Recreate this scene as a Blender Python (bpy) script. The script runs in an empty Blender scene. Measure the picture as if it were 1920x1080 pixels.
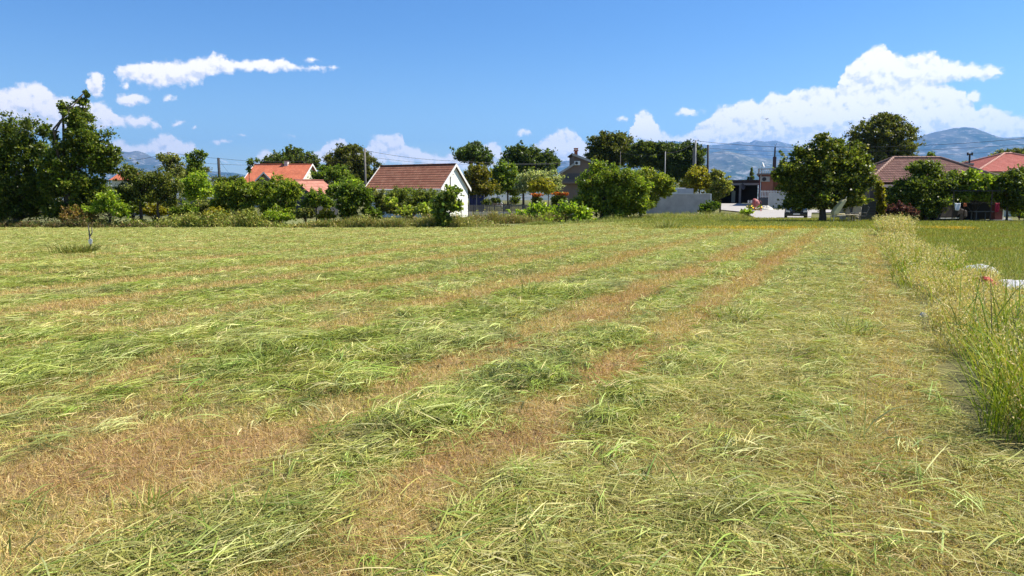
import bpy, math, random
import numpy as np

# ------------------------------------------------------------------ camera, light, world
sc = bpy.context.scene
R = math.radians
FPX = 1390.0
CAMZ = 1.6
PITCH = math.atan(165 / FPX)
CP, SP = math.cos(PITCH), math.sin(PITCH)

cam_data = bpy.data.cameras.new('camera')
cam = bpy.data.objects.new('camera', cam_data)
sc.collection.objects.link(cam)
cam.location = (0, 0, CAMZ)
cam.rotation_euler = (math.pi / 2 - PITCH, 0, 0)
cam_data.sensor_width = 36
cam_data.lens = 36 * FPX / 1920
cam_data.clip_start = 0.05
cam_data.clip_end = 90000
sc.camera = cam

SUN_EL, SUN_AZ = R(52), R(82)        # azimuth from +Y (view direction) towards +X
sun_dir = (math.sin(SUN_AZ) * math.cos(SUN_EL), math.cos(SUN_AZ) * math.cos(SUN_EL), math.sin(SUN_EL))
sun_data = bpy.data.lights.new('sun', 'SUN')
sun_data.energy = 5.0
sun_data.angle = R(0.55)
sun_data.color = (1.0, 0.94, 0.83)
sun = bpy.data.objects.new('sun', sun_data)
sc.collection.objects.link(sun)
sun.rotation_euler = (math.pi / 2 - SUN_EL, 0, math.pi - SUN_AZ)

sc.view_settings.view_transform = 'Standard'
sc.view_settings.look = 'None'
sc.view_settings.gamma = 1
sc.view_settings.exposure = 0.93
SKY_STR = 0.09
sc.render.engine = 'CYCLES'
sc.cycles.max_bounces = 6
sc.cycles.diffuse_bounces = 3
sc.cycles.glossy_bounces = 2
sc.cycles.transmission_bounces = 4
sc.cycles.volume_bounces = 0
sc.cycles.transparent_max_bounces = 8

rng = np.random.default_rng(7)
random.seed(7)


def ray(px, py):
    a = (px - 960) / FPX
    b = -(py - 540) / FPX
    return np.array([a, CP + b * SP, -SP + b * CP])


def gz(Y):
    k = min(max((Y - 88) / 42.0, 0), 1)
    return 1.1 * k * k * (3 - 2 * k)


def at(px, py, Y):
    d = ray(px, py)
    return np.array([0, 0, CAMZ]) + d * (Y / d[1])


def gnd(px, py, off=0.0):
    lo, hi = 0.5, 400.0
    for _ in range(60):
        m = (lo + hi) / 2
        if at(px, py, m)[2] > gz(m) + off:
            lo = m
        else:
            hi = m
    p = at(px, py, lo)
    return np.array([p[0], p[1], gz(lo) + off])


def azel(px, py):
    d = ray(px, py)
    d = d / np.linalg.norm(d)
    return math.degrees(math.atan2(d[0], d[1])), math.degrees(math.asin(d[2]))


class NT:
    """tiny node-tree writer"""
    def __init__(s, t):
        s.t = t

    def n(s, typ, **kw):
        nd = s.t.nodes.new(typ)
        for k, v in kw.items():
            setattr(nd, k, v)
        return nd

    def put(s, sock, v):
        if isinstance(v, bpy.types.NodeSocket):
            s.t.links.new(v, sock)
        elif v is not None:
            sock.default_value = v

    def m(s, op, a, b=None, c=None, clamp=False):
        nd = s.n('ShaderNodeMath', operation=op)
        nd.use_clamp = clamp
        s.put(nd.inputs[0], a)
        s.put(nd.inputs[1], b)
        s.put(nd.inputs[2], c)
        return nd.outputs[0]

    def vm(s, op, a, b=None):
        nd = s.n('ShaderNodeVectorMath', operation=op)
        s.put(nd.inputs[0], a)
        s.put(nd.inputs[1], b)
        return nd.outputs['Value'] if op in ('LENGTH', 'DOT_PRODUCT') else nd.outputs[0]

    def mr(s, v, a, b, c=0.0, d=1.0, smooth=False):
        nd = s.n('ShaderNodeMapRange')
        if smooth:
            nd.interpolation_type = 'SMOOTHSTEP'
        s.put(nd.inputs[0], v)
        for i, x in enumerate((a, b, c, d)):
            s.put(nd.inputs[i + 1], x)
        return nd.outputs[0]

    def mix(s, f, a, b, blend='MIX'):
        nd = s.n('ShaderNodeMix', data_type='RGBA', blend_type=blend)
        s.put(nd.inputs[0], f)
        s.put(nd.inputs[6], a)
        s.put(nd.inputs[7], b)
        return nd.outputs[2]

    def noise(s, vec, scale, detail=4, rough=0.55, dist=0.0):
        nd = s.n('ShaderNodeTexNoise')
        s.put(nd.inputs['Vector'], vec)
        nd.inputs['Scale'].default_value = scale
        nd.inputs['Detail'].default_value = detail
        nd.inputs['Roughness'].default_value = rough
        nd.inputs['Distortion'].default_value = dist
        return nd


# cloud outlines given as points in the sky (azimuth / elevation are computed from them)
LAYERS = [
    # right-hand cumulus bank
    ([(930, 330), (960, 312), (975, 296), (1000, 272), (1020, 258), (1045, 240), (1068, 238), (1085, 250), (1100, 265),
      (1125, 292), (1150, 300), (1175, 285), (1188, 216), (1205, 204), (1226, 214), (1236, 242), (1260, 256),
      (1290, 250), (1320, 226), (1345, 200), (1375, 192), (1405, 182), (1428, 192), (1450, 170), (1475, 178),
      (1492, 161), (1512, 168), (1540, 160), (1570, 166), (1600, 150), (1640, 150), (1680, 156), (1710, 150),
      (1745, 152), (1780, 156), (1800, 168), (1815, 188), (1828, 205), (1850, 196), (1880, 208), (1920, 216),
      (1990, 215), (2060, 250)],
     [(930, 330), (1060, 322), (1170, 320), (1240, 318), (1500, 312), (1700, 300), (1920, 262), (2060, 270)]),
    # tower above it
    ([(1562, 175), (1574, 150), (1582, 124), (1600, 118), (1620, 95), (1640, 82), (1656, 82), (1670, 92), (1686, 98),
      (1704, 104), (1722, 100), (1750, 95), (1762, 103), (1790, 113), (1820, 113), (1850, 121), (1872, 122),
      (1888, 132), (1900, 145)],
     [(1562, 175), (1590, 190), (1700, 185), (1740, 168), (1800, 154), (1850, 152), (1888, 142), (1900, 145)]),
    # long flat cloud on the left
    ([(205, 142), (217, 129), (240, 119), (280, 112), (320, 110), (350, 112), (380, 104), (402, 98), (425, 105),
      (440, 112), (475, 110), (500, 108), (530, 107), (548, 118), (570, 124), (600, 122), (625, 124), (645, 130)],
     [(205, 142), (240, 155), (290, 163), (330, 164), (370, 158), (400, 142), (450, 138), (500, 136), (550, 134),
      (600, 134), (645, 130)]),
    # left-hand cumulus bank
    ([(-80, 190), (-30, 175), (0, 164), (25, 158), (60, 152), (82, 158), (100, 172), (125, 182), (150, 190),
      (180, 188), (205, 196), (218, 214), (250, 216), (272, 211), (290, 226), (305, 240)],
     [(-80, 250), (0, 250), (100, 250), (170, 246), (230, 240), (280, 236), (305, 240)]),
    # low puffs near the horizon
    ([(180, 300), (205, 262), (225, 258), (245, 272), (270, 268), (290, 262), (300, 250), (322, 250), (340, 268),
      (355, 262), (372, 275), (390, 300), (470, 310), (484, 286), (500, 276), (520, 290), (560, 300), (600, 282),
      (616, 262), (640, 258), (655, 272), (676, 290), (694, 258), (715, 262), (730, 250), (756, 250), (765, 270),
      (800, 283), (830, 290), (850, 282), (880, 300), (905, 275), (922, 258), (945, 280), (975, 300)],
     [(180, 306), (240, 300), (300, 296), (390, 300), (470, 312), (560, 312), (655, 306), (756, 308), (880, 318),
      (975, 312)]),
]
BLOBS = [(180, 158, 17, 26), (245, 186, 30, 13), (318, 184, 12, 8), (234, 161, 6, 6), (1290, 212, 26, 7),
         (1166, 222, 11, 5), (984, 249, 15, 6), (333, 231, 9, 6), (363, 236, 9, 5), (728, 258, 30, 8),
         (1826, 182, 16, 13), (415, 266, 16, 4), (548, 255, 12, 3), (460, 256, 12, 3), (585, 113, 16, 4)]


def cloud_group():
    g = bpy.data.node_groups.new('cloud_field', 'ShaderNodeTree')
    g.interface.new_socket('P', in_out='INPUT', socket_type='NodeSocketVector')
    g.interface.new_socket('Edge', in_out='OUTPUT', socket_type='NodeSocketFloat')
    g.interface.new_socket('Height', in_out='OUTPUT', socket_type='NodeSocketFloat')
    t = NT(g)
    gi = t.n('NodeGroupInput')
    go = t.n('NodeGroupOutput')
    P = gi.outputs[0]
    n1 = t.noise(P, 1.05, 9, 0.64)
    w = t.vm('SUBTRACT', n1.outputs['Color'], (0.5, 0.5, 0.5))
    w = t.vm('MULTIPLY', w, (1.3, 0.85, 0))
    Pw = t.vm('ADD', P, w)
    sep = t.n('ShaderNodeSeparateXYZ')
    t.put(sep.inputs[0], Pw)
    az, el = sep.outputs[0], sep.outputs[1]
    u = t.m('DIVIDE', t.m('ADD', az, 42.0), 84.0)
    best = None
    for top, bot in LAYERS:
        vals = []
        for pts, absent in ((top, 0.0), (bot, 1.0)):
            fc = t.n('ShaderNodeFloatCurve')
            cv = fc.mapping.curves[0]
            q = sorted([((azel(x, y)[0] + 42) / 84, azel(x, y)[1] / 20) for x, y in pts])
            q = [(a, b) for a, b in q if 0.004 < a < 0.996]
            full = [(0.0, absent), (max(q[0][0] - 0.004, 0.001), absent)] + q + [(min(q[-1][0] + 0.004, 0.999), absent), (1.0, absent)]
            cv.points[0].location = full[0]
            cv.points[1].location = full[-1]
            for a in full[1:-1]:
                cv.points.new(*a)
            for p_ in cv.points:
                p_.handle_type = 'VECTOR'
            fc.mapping.use_clip = True
            fc.mapping.update()
            t.put(fc.inputs['Value'], u)
            vals.append(t.m('MULTIPLY', fc.outputs[0], 20.0))
        a = t.m('SUBTRACT', vals[0], el)
        b = t.m('MULTIPLY', t.m('SUBTRACT', el, vals[1]), 0.75)
        d = t.m('MINIMUM', a, b)
        best = d if best is None else t.m('MAXIMUM', best, d)
    for x, y, rx, ry in BLOBS:
        a0, e0 = azel(x, y)
        a1 = abs(azel(x + rx, y)[0] - a0)
        e1 = abs(azel(x, y - ry)[1] - e0)
        v = t.vm('SUBTRACT', Pw, (a0, e0, 0))
        v = t.vm('MULTIPLY', v, (1 / a1, 1 / e1, 0))
        d = t.m('MULTIPLY', t.m('SUBTRACT', 1.0, t.vm('LENGTH', v)), e1 * 1.3)
        best = t.m('MAXIMUM', best, d)
    # cauliflower lumps
    vo = []
    for scl, in ((0.85,), (1.9,), (4.2,)):
        v = t.n('ShaderNodeTexVoronoi', feature='SMOOTH_F1')
        t.put(v.inputs['Vector'], t.vm('ADD', P, t.vm('MULTIPLY', w, (0.5, 0.5, 0.5))))
        v.inputs['Scale'].default_value = scl
        v.inputs['Smoothness'].default_value = 0.5
        vo.append(t.m('SUBTRACT', 0.55, v.outputs['Distance']))
    bil = t.m('ADD', t.m('ADD', t.m('MULTIPLY', vo[0], 0.5), t.m('MULTIPLY', vo[1], 0.42)), t.m('MULTIPLY', vo[2], 0.24))
    n2 = t.noise(P, 2.0, 9, 0.66)
    bil2 = t.m('ADD', bil, t.m('MULTIPLY', t.m('SUBTRACT', n2.outputs['Fac'], 0.5), 0.7))
    edge = t.m('ADD', best, t.m('MULTIPLY', bil2, 0.50))
    t.put(go.inputs['Edge'], edge)
    core = t.m('MINIMUM', t.m('MAXIMUM', edge, 0.0), 2.4)
    hgt = t.m('ADD', t.m('MULTIPLY', core, 0.55), t.m('MULTIPLY', bil2, 1.15))
    t.put(go.inputs['Height'], hgt)
    return g


world = bpy.data.worlds.new('World')
sc.world = world
world.use_nodes = True
wt = world.node_tree
wt.nodes.clear()
W = NT(wt)
sky = W.n('ShaderNodeTexSky', sky_type='NISHITA')
sky.sun_disc = False
sky.sun_elevation = SUN_EL
sky.sun_rotation = SUN_AZ
sky.altitude = 0
sky.air_density = 1.0
sky.dust_density = 0.35
sky.ozone_density = 2.2
tc = W.n('ShaderNodeTexCoord')
sx = W.n('ShaderNodeSeparateXYZ')
W.put(sx.inputs[0], tc.outputs['Generated'])
az = W.m('MULTIPLY', W.m('ARCTAN2', sx.outputs[0], sx.outputs[1]), 180 / math.pi)
el = W.m('MULTIPLY', W.m('ARCSINE', sx.outputs[2]), 180 / math.pi)
cx = W.n('ShaderNodeCombineXYZ')
W.put(cx.inputs[0], az)
W.put(cx.inputs[1], el)
P0 = cx.outputs[0]
grp = cloud_group()
ga = W.n('ShaderNodeGroup'); ga.node_tree = grp
gb = W.n('ShaderNodeGroup'); gb.node_tree = grp
W.put(ga.inputs[0], P0)
W.put(gb.inputs[0], W.vm('ADD', P0, (0.14, 0.40, 0)))
alpha = W.mr(ga.outputs['Edge'], -0.04, 0.32, 0, 1, True)
lit = W.m('SUBTRACT', ga.outputs['Height'], gb.outputs['Height'])
litf = W.mr(lit, -0.50, 0.18, 0, 1, True)
ccol = W.mix(litf, (5.9, 5.95, 6.3, 1), (8.6, 8.1, 7.6, 1))
# low clouds sink into the blue of the distance
low = W.mr(el, 1.0, 6.0, 0.84, 0.99)
alpha = W.m('MULTIPLY', alpha, low)
thin = W.mr(litf, 0.0, 0.4, 0.90, 1.0)
alpha = W.m('MULTIPLY', alpha, thin)
skym = W.mix(W.mr(el, 0.5, 15, 0, 1, True), (0.80, 0.91, 0.97, 1), (0.45, 0.67, 0.91, 1))
skyc = W.mix(1.0, sky.outputs[0], skym, 'MULTIPLY')
fin = W.mix(alpha, skyc, ccol)
bg = W.n('ShaderNodeBackground')
W.put(bg.inputs[0], fin)
bg.inputs[1].default_value = SKY_STR
wo = W.n('ShaderNodeOutputWorld')
wt.links.new(bg.outputs[0], wo.inputs[0])

# ------------------------------------------------------------------ object helpers
COL = sc.collection


def tag(o, label=None, cat=None, group=None, kind=None):
    if label: o['label'] = label
    if cat: o['category'] = cat
    if group: o['group'] = group
    if kind: o['kind'] = kind
    return o


def empty(name, loc=(0, 0, 0), rz=0.0, label=None, cat=None, group=None):
    o = bpy.data.objects.new(name, None)
    o.empty_display_size = 0.2
    COL.objects.link(o)
    o.location = tuple(float(v) for v in loc)
    o.rotation_euler = (0, 0, rz)
    return tag(o, label, cat, group)


def np_mesh(name, verts, faces, mat=None, col=None, uv=None, smooth=False, parent=None):
    """verts (N,3), faces (M,k) array of one face size"""
    me = bpy.data.meshes.new(name)
    verts = np.ascontiguousarray(verts, dtype=np.float32)
    faces = np.ascontiguousarray(faces, dtype=np.int32)
    me.vertices.add(len(verts))
    me.vertices.foreach_set('co', verts.ravel())
    M, k = faces.shape
    me.loops.add(M * k)
    me.loops.foreach_set('vertex_index', faces.ravel())
    me.polygons.add(M)
    me.polygons.foreach_set('loop_start', np.arange(0, M * k, k, dtype=np.int32))
    if smooth:
        me.polygons.foreach_set('use_smooth', np.ones(M, dtype=bool))
    if col is not None:
        ca = me.color_attributes.new('Col', 'FLOAT_COLOR', 'POINT')
        c4 = np.ones((len(verts), 4), dtype=np.float32)
        c4[:, :3] = col
        ca.data.foreach_set('color', c4.ravel())
    me.update(calc_edges=True)
    if mat: me.materials.append(mat)
    o = bpy.data.objects.new(name, me)
    COL.objects.link(o)
    if parent: o.parent = parent
    return o


class MB:
    """mesh collector for boxes, tubes and polygons; builds ONE object"""
    def __init__(s):
        s.v = []; s.f = []; s.uv = []

    def poly(s, pts, uvs=None):
        b = len(s.v)
        s.v += [tuple(float(c) for c in p) for p in pts]
        s.f.append(list(range(b, b + len(pts))))
        s.uv.append(uvs or [(p[0], p[1]) for p in pts])
        return s

    def box(s, x0, x1, y0, y1, z0, z1):
        b = len(s.v)
        s.v += [(x, y, z) for z in (z0, z1) for y in (y0, y1) for x in (x0, x1)]
        for q in ((0, 2, 3, 1), (4, 5, 7, 6), (0, 1, 5, 4), (1, 3, 7, 5), (3, 2, 6, 7), (2, 0, 4, 6)):
            s.f.append([b + i for i in q]); s.uv.append([(0, 0), (1, 0), (1, 1), (0, 1)])
        return s

    def tube(s, pts, rad, n=8, cap=True):
        pts = [np.array(p, float) for p in pts]
        if not hasattr(rad, '__len__'): rad = [rad] * len(pts)
        b = len(s.v)
        prev = None
        for i, p in enumerate(pts):
            d = pts[min(i + 1, len(pts) - 1)] - pts[max(i - 1, 0)]
            d = d / (np.linalg.norm(d) + 1e-9)
            if prev is None:
                a = np.array([1.0, 0, 0]) if abs(d[0]) < 0.9 else np.array([0, 1.0, 0])
            else:
                a = prev
            u = a - d * np.dot(a, d); u /= np.linalg.norm(u) + 1e-9
            prev = u
            w = np.cross(d, u)
            for k in range(n):
                an = 2 * math.pi * k / n
                s.v.append(tuple(p + rad[i] * (math.cos(an) * u + math.sin(an) * w)))
        for i in range(len(pts) - 1):
            for k in range(n):
                k2 = (k + 1) % n
                s.f.append([b + i * n + k, b + i * n + k2, b + (i + 1) * n + k2, b + (i + 1) * n + k])
                s.uv.append([(0, 0)] * 4)
        if cap:
            s.f.append([b + k for k in range(n)][::-1]); s.uv.append([(0, 0)] * n)
            e = b + (len(pts) - 1) * n
            s.f.append([e + k for k in range(n)]); s.uv.append([(0, 0)] * n)
        return s

    def prism(s, prof, y0, y1):
        """extrude an x-z outline along y"""
        n = len(prof)
        b = len(s.v)
        s.v += [(x, y0, z) for x, z in prof] + [(x, y1, z) for x, z in prof]
        s.f.append([b + i for i in range(n)]); s.uv.append([(0, 0)] * n)
        s.f.append([b + n + i for i in range(n)][::-1]); s.uv.append([(0, 0)] * n)
        for i in range(n):
            j = (i + 1) % n
            s.f.append([b + j, b + i, b + n + i, b + n + j]); s.uv.append([(0, 0)] * 4)
        return s

    def build(s, name, mat, parent=None, bevel=0.0, smooth=False, loc=None, rot=None):
        me = bpy.data.meshes.new(name)
        me.from_pydata(s.v, [], s.f)
        uvl = me.uv_layers.new(name='UV')
        i = 0
        for f, uv in zip(s.f, s.uv):
            for c in uv:
                uvl.data[i].uv = c; i += 1
        me.materials.append(mat)
        if smooth:
            for p in me.polygons: p.use_smooth = True
        me.update()
        o = bpy.data.objects.new(name, me)
        COL.objects.link(o)
        if parent: o.parent = parent
        if loc: o.location = loc
        if rot: o.rotation_euler = rot
        if bevel:
            m = o.modifiers.new('bevel', 'BEVEL'); m.width = bevel; m.segments = 2; m.limit_method = 'ANGLE'
        return o


# ------------------------------------------------------------------ materials
def mat_new(name):
    m = bpy.data.materials.new(name)
    m.use_nodes = True
    m.node_tree.nodes.clear()
    return m, NT(m.node_tree)


def out(m, t, sh):
    o = t.n('ShaderNodeOutputMaterial')
    m.node_tree.links.new(sh, o.inputs[0])


def principled(t, col, rough=0.8, spec=0.3, metal=0.0, bump=None, bstr=0.3, bdist=0.02):
    p = t.n('ShaderNodeBsdfPrincipled')
    t.put(p.inputs['Base Color'], col)
    t.put(p.inputs['Roughness'], rough)
    p.inputs['Specular IOR Level'].default_value = spec
    p.inputs['Metallic'].default_value = metal
    if bump is not None:
        b = t.n('ShaderNodeBump')
        b.inputs['Strength'].default_value = bstr
        b.inputs['Distance'].default_value = bdist
        t.put(b.inputs['Height'], bump)
        t.m  # keep
        t.t.links.new(b.outputs[0], p.inputs['Normal'])
    return p.outputs[0]


def simple(name, c, rough=0.75, var=0.25, scale=3.0, spec=0.3, metal=0.0, c2=None, bstr=0.25, bdist=0.01):
    """painted / rendered / worn surface: base colour with noise wear and bump"""
    m, t = mat_new(name)
    tc = t.n('ShaderNodeTexCoord')
    n = t.noise(tc.outputs['Object'], scale, 6, 0.65)
    n2 = t.noise(tc.outputs['Object'], scale * 7, 4, 0.6)
    f = t.mr(n.outputs['Fac'], 0.35, 0.7)
    c2 = c2 or tuple(x * (1 - var) for x in c)
    colr = t.mix(f, (*c, 1), (*c2, 1))
    colr = t.mix(t.mr(n2.outputs['Fac'], 0.3, 0.7, 0, 0.35), colr, (*[x * 0.7 for x in c], 1))
    out(m, t, principled(t, colr, rough, spec, metal, n2.outputs['Fac'], bstr, bdist))
    return m


def leaf_mat(name, trans=0.52, rough=0.42, spec=0.35, tint=(1.25, 1.3, 0.6)):
    m, t = mat_new(name)
    a = t.n('ShaderNodeAttribute', attribute_name='Col')
    pr = principled(t, a.outputs['Color'], rough, spec)
    tr = t.n('ShaderNodeBsdfTranslucent')
    t.put(tr.inputs[0], t.mix(1.0, a.outputs['Color'], (*tint, 1), 'MULTIPLY'))
    mx = t.n('ShaderNodeMixShader')
    mx.inputs[0].default_value = trans
    m.node_tree.links.new(pr, mx.inputs[1])
    m.node_tree.links.new(tr.outputs[0], mx.inputs[2])
    out(m, t, mx.outputs[0])
    return m


M_LEAF = leaf_mat('leaves')
M_GRASS = leaf_mat('grass_blades', 0.26, 0.5, 0.16, (1.25, 1.2, 0.55))
M_BARK = simple('bark', (0.11, 0.085, 0.065), 0.9, 0.5, 5, bstr=0.8, bdist=0.03)


def attr_ground(name, bump=0.05):
    m, t = mat_new(name)
    a = t.n('ShaderNodeAttribute', attribute_name='Col')
    g = t.n('ShaderNodeNewGeometry')
    n = t.noise(g.outputs['Position'], 9, 8, 0.7)
    n2 = t.noise(g.outputs['Position'], 60, 3, 0.6)
    c = t.mix(t.mr(n.outputs['Fac'], 0.3, 0.7, 0.55, 0.0), a.outputs['Color'], (0.035, 0.03, 0.018, 1))
    c = t.mix(t.mr(n2.outputs['Fac'], 0.45, 0.7, 0.0, 0.5), c, (0.25, 0.2, 0.1, 1))
    out(m, t, principled(t, c, 0.95, 0.15, 0, n.outputs['Fac'], 0.8, bump))
    return m


M_GROUND = attr_ground('field_soil')


def tile_mat(name, c1, c2, cm, tw=0.22, th=0.34):
    m, t = mat_new(name)
    uv = t.n('ShaderNodeUVMap')
    tc = t.n('ShaderNodeTexCoord')
    br = t.n('ShaderNodeTexBrick')
    t.put(br.inputs['Vector'], uv.outputs[0])
    br.offset = 0.0
    t.put(br.inputs['Color1'], (*c1, 1)); t.put(br.inputs['Color2'], (*c2, 1)); t.put(br.inputs['Mortar'], (*cm, 1))
    br.inputs['Scale'].default_value = 1
    br.inputs['Brick Width'].default_value = tw
    br.inputs['Row Height'].default_value = th
    br.inputs['Mortar Size'].default_value = 0.025
    br.inputs['Mortar Smooth'].default_value = 0.6
    n = t.noise(uv.outputs[0], 0.9, 6, 0.7)
    n2 = t.noise(uv.outputs[0], 5, 5, 0.7)
    c = t.mix(t.mr(n.outputs['Fac'], 0.4, 0.68, 0, 0.6), br.outputs['Color'], (*[x * 0.5 for x in c1], 1))
    c = t.mix(t.mr(n2.outputs['Fac'], 0.52, 0.7, 0, 0.35), c, (0.40, 0.30, 0.23, 1))
    out(m, t, principled(t, c, 0.85, 0.2, 0, br.outputs['Fac'], -0.6, 0.03))
    return m


M_TILE_RED = tile_mat('weathered_red_tiles', (0.27, 0.10, 0.06), (0.37, 0.17, 0.105), (0.10, 0.045, 0.03))
M_TILE_ORANGE = tile_mat('orange_tiles', (0.62, 0.17, 0.085), (0.72, 0.23, 0.12), (0.25, 0.07, 0.04))
M_TILE_PINK = tile_mat('faded_pink_tiles', (0.5, 0.2, 0.14), (0.62, 0.3, 0.22), (0.2, 0.08, 0.06))
M_TILE_BROWN = tile_mat('brown_tiles', (0.13, 0.055, 0.045), (0.19, 0.09, 0.072), (0.04, 0.022, 0.02))
M_TILE_BRIGHT = tile_mat('bright_red_tiles', (0.42, 0.11, 0.085), (0.50, 0.16, 0.125), (0.17, 0.05, 0.04))
M_TILE_GREY = tile_mat('grey_brown_tiles', (0.15, 0.12, 0.11), (0.2, 0.16, 0.14), (0.06, 0.05, 0.05))
M_WHITE = simple('white_render', (0.84, 0.83, 0.77), 0.9, 0.08, 1.2)
M_WHITE2 = simple('white_trim', (0.78, 0.76, 0.72), 0.7, 0.12, 3)
M_CREAM = simple('cream_render', (0.68, 0.63, 0.50), 0.9, 0.12, 1.5)
M_GREYWALL = simple('grey_concrete', (0.50, 0.455, 0.43), 0.9, 0.35, 0.9, c2=(0.32, 0.29, 0.275))
M_PALEWALL = simple('pale_concrete', (0.62, 0.58, 0.55), 0.9, 0.2, 1.1)
M_TAUPE = simple('taupe_render', (0.21, 0.155, 0.125), 0.9, 0.15, 1.5)
M_DARKWOOD = simple('dark_planks', (0.075, 0.075, 0.08), 0.85, 0.4, 4)
M_ORANGEWALL = simple('orange_render', (0.42, 0.16, 0.10), 0.9, 0.15, 1.5)
M_BRICK = simple('brick_red', (0.33, 0.11, 0.06), 0.9, 0.4, 6)
M_BROWNMETAL = simple('dark_brown_metal', (0.06, 0.035, 0.035), 0.6, 0.3, 4, spec=0.4)
M_SHADE_DARK = simple('shade_painted_boards', (0.016, 0.014, 0.014), 0.9, 0.3, 4)  # near-black base colour paints the shade inside the carport and lean-to
M_BLACK = simple('black_metal', (0.02, 0.02, 0.022), 0.5, 0.3, 4, spec=0.4)
M_DARKGLASS = simple('dark_glass', (0.015, 0.017, 0.02), 0.12, 0.1, 1, spec=0.6, bstr=0.0)
M_GREYWOOD = simple('grey_wood', (0.20, 0.185, 0.17), 0.9, 0.4, 6)
M_POLE = simple('weathered_pole', (0.20, 0.18, 0.16), 0.9, 0.35, 5)
M_CONCPOLE = simple('concrete_pole', (0.36, 0.35, 0.33), 0.9, 0.2, 5)
M_DARKPOLE = simple('tarred_pole', (0.05, 0.05, 0.05), 0.85, 0.3, 5)
M_WIRE = simple('cable', (0.03, 0.03, 0.035), 0.6, 0.1, 5)
M_PLASTIC = simple('white_plastic', (0.75, 0.75, 0.74), 0.5, 0.1, 5, spec=0.4)
M_BLUETARP = simple('blue_tarp', (0.02, 0.03, 0.12), 0.6, 0.4, 3)
M_RED = simple('red_paint', (0.42, 0.06, 0.05), 0.55, 0.3, 4, spec=0.4)
M_DRIVE = simple('concrete_drive', (0.40, 0.37, 0.34), 0.95, 0.25, 0.8, bstr=0.4)
M_CAR = simple('dark_car_paint', (0.015, 0.017, 0.022), 0.25, 0.1, 1, spec=0.6, bstr=0)
M_RUBBER = simple('rubber', (0.02, 0.02, 0.02), 0.9, 0.2, 5)
M_LAMP = simple('headlight_glass', (0.6, 0.62, 0.65), 0.15, 0.05, 5, spec=0.7, bstr=0)
M_YELLOW = simple('yellow_canvas', (0.66, 0.58, 0.33), 0.85, 0.15, 4)
M_WICKER = simple('cream_wicker', (0.64, 0.56, 0.42), 0.8, 0.3, 30)
M_CLOTHW = simple('white_cloth', (0.62, 0.64, 0.72), 0.9, 0.08, 4)
M_CLOTHO = simple('orange_cloth', (0.6, 0.16, 0.06), 0.9, 0.2, 4)
M_CLOTHR = simple('crimson_cloth', (0.30, 0.015, 0.04), 0.9, 0.2, 4)
M_REDPLASTIC = simple('red_plastic', (0.62, 0.10, 0.075), 0.6, 0.3, 6, spec=0.3)
M_DULLRED = simple('dull_red_paint', (0.16, 0.05, 0.05), 0.8, 0.3, 4)
M_GREYPLASTIC = simple('grey_plastic', (0.10, 0.10, 0.105), 0.6, 0.2, 4)
M_SAND = simple('pale_rubble', (0.62, 0.58, 0.50), 0.95, 0.25, 3, bstr=0.6)

# ------------------------------------------------------------------ noise in numpy
_lat = np.random.default_rng(11).random((256, 256)).astype(np.float32)


def vnoise(x, y):
    xi = np.floor(x).astype(int); yi = np.floor(y).astype(int)
    fx = x - xi; fy = y - yi
    fx = fx * fx * (3 - 2 * fx); fy = fy * fy * (3 - 2 * fy)
    a = _lat[xi & 255, yi & 255]; b = _lat[(xi + 1) & 255, yi & 255]
    c = _lat[xi & 255, (yi + 1) & 255]; d = _lat[(xi + 1) & 255, (yi + 1) & 255]
    return (a * (1 - fx) + b * fx) * (1 - fy) + (c * (1 - fx) + d * fx) * fy


def fbm(x, y, o=4, g=0.5):
    s = 0; a = 1; n = 0
    for i in range(o):
        s = s + a * vnoise(x * 2 ** i + 17.3 * i, y * 2 ** i + 9.1 * i); n += a; a *= g
    return s / n


def ridged(x, y, o=6):
    s = 0; a = 1; n = 0
    for i in range(o):
        s = s + a * (1 - np.abs(2 * vnoise(x * 2 ** i + 7.7 * i, y * 2 ** i + 3.3 * i) - 1)); n += a; a *= 0.52
    return s / n


# ------------------------------------------------------------------ terrain and mountains
def sheet(name, xs, ys, zfun, mat, colfun=None, smooth=False):
    X, Y = np.meshgrid(xs, ys)
    Z = zfun(X, Y)
    v = np.stack([X, Y, Z], -1).reshape(-1, 3)
    nx, ny = len(xs), len(ys)
    i = np.arange(nx - 1)[None, :] + np.arange(ny - 1)[:, None] * nx
    f = np.stack([i, i + 1, i + nx + 1, i + nx], -1).reshape(-1, 4)
    c = colfun(X, Y).reshape(-1, 3) if colfun else None
    return np_mesh(name, v, f, mat, c, smooth=smooth)


def gzv(Y):
    k = np.clip((Y - 88) / 42.0, 0, 1)
    return 1.1 * k * k * (3 - 2 * k)


DX, DY = math.sin(R(25.3)), math.cos(R(25.3))      # direction of the mown rows


def st(X, Y):
    return X * DY - Y * DX, X * DX + Y * DY


STRIPS = [(-2.07, 0.28, 1.35), (-3.5, 0.31, 1.3), (-5.95, 0.38, 1.0), (-8.2, 0.36, 0.8), (-10.7, 0.4, 0.8),
          (-13.1, 0.42, 1.0), (-16.2, 0.4, 0.6), (-19.5, 0.35, 0.6), (-23, 0.4, 0.5), (0.28, 0.34, 0.5)]


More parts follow.
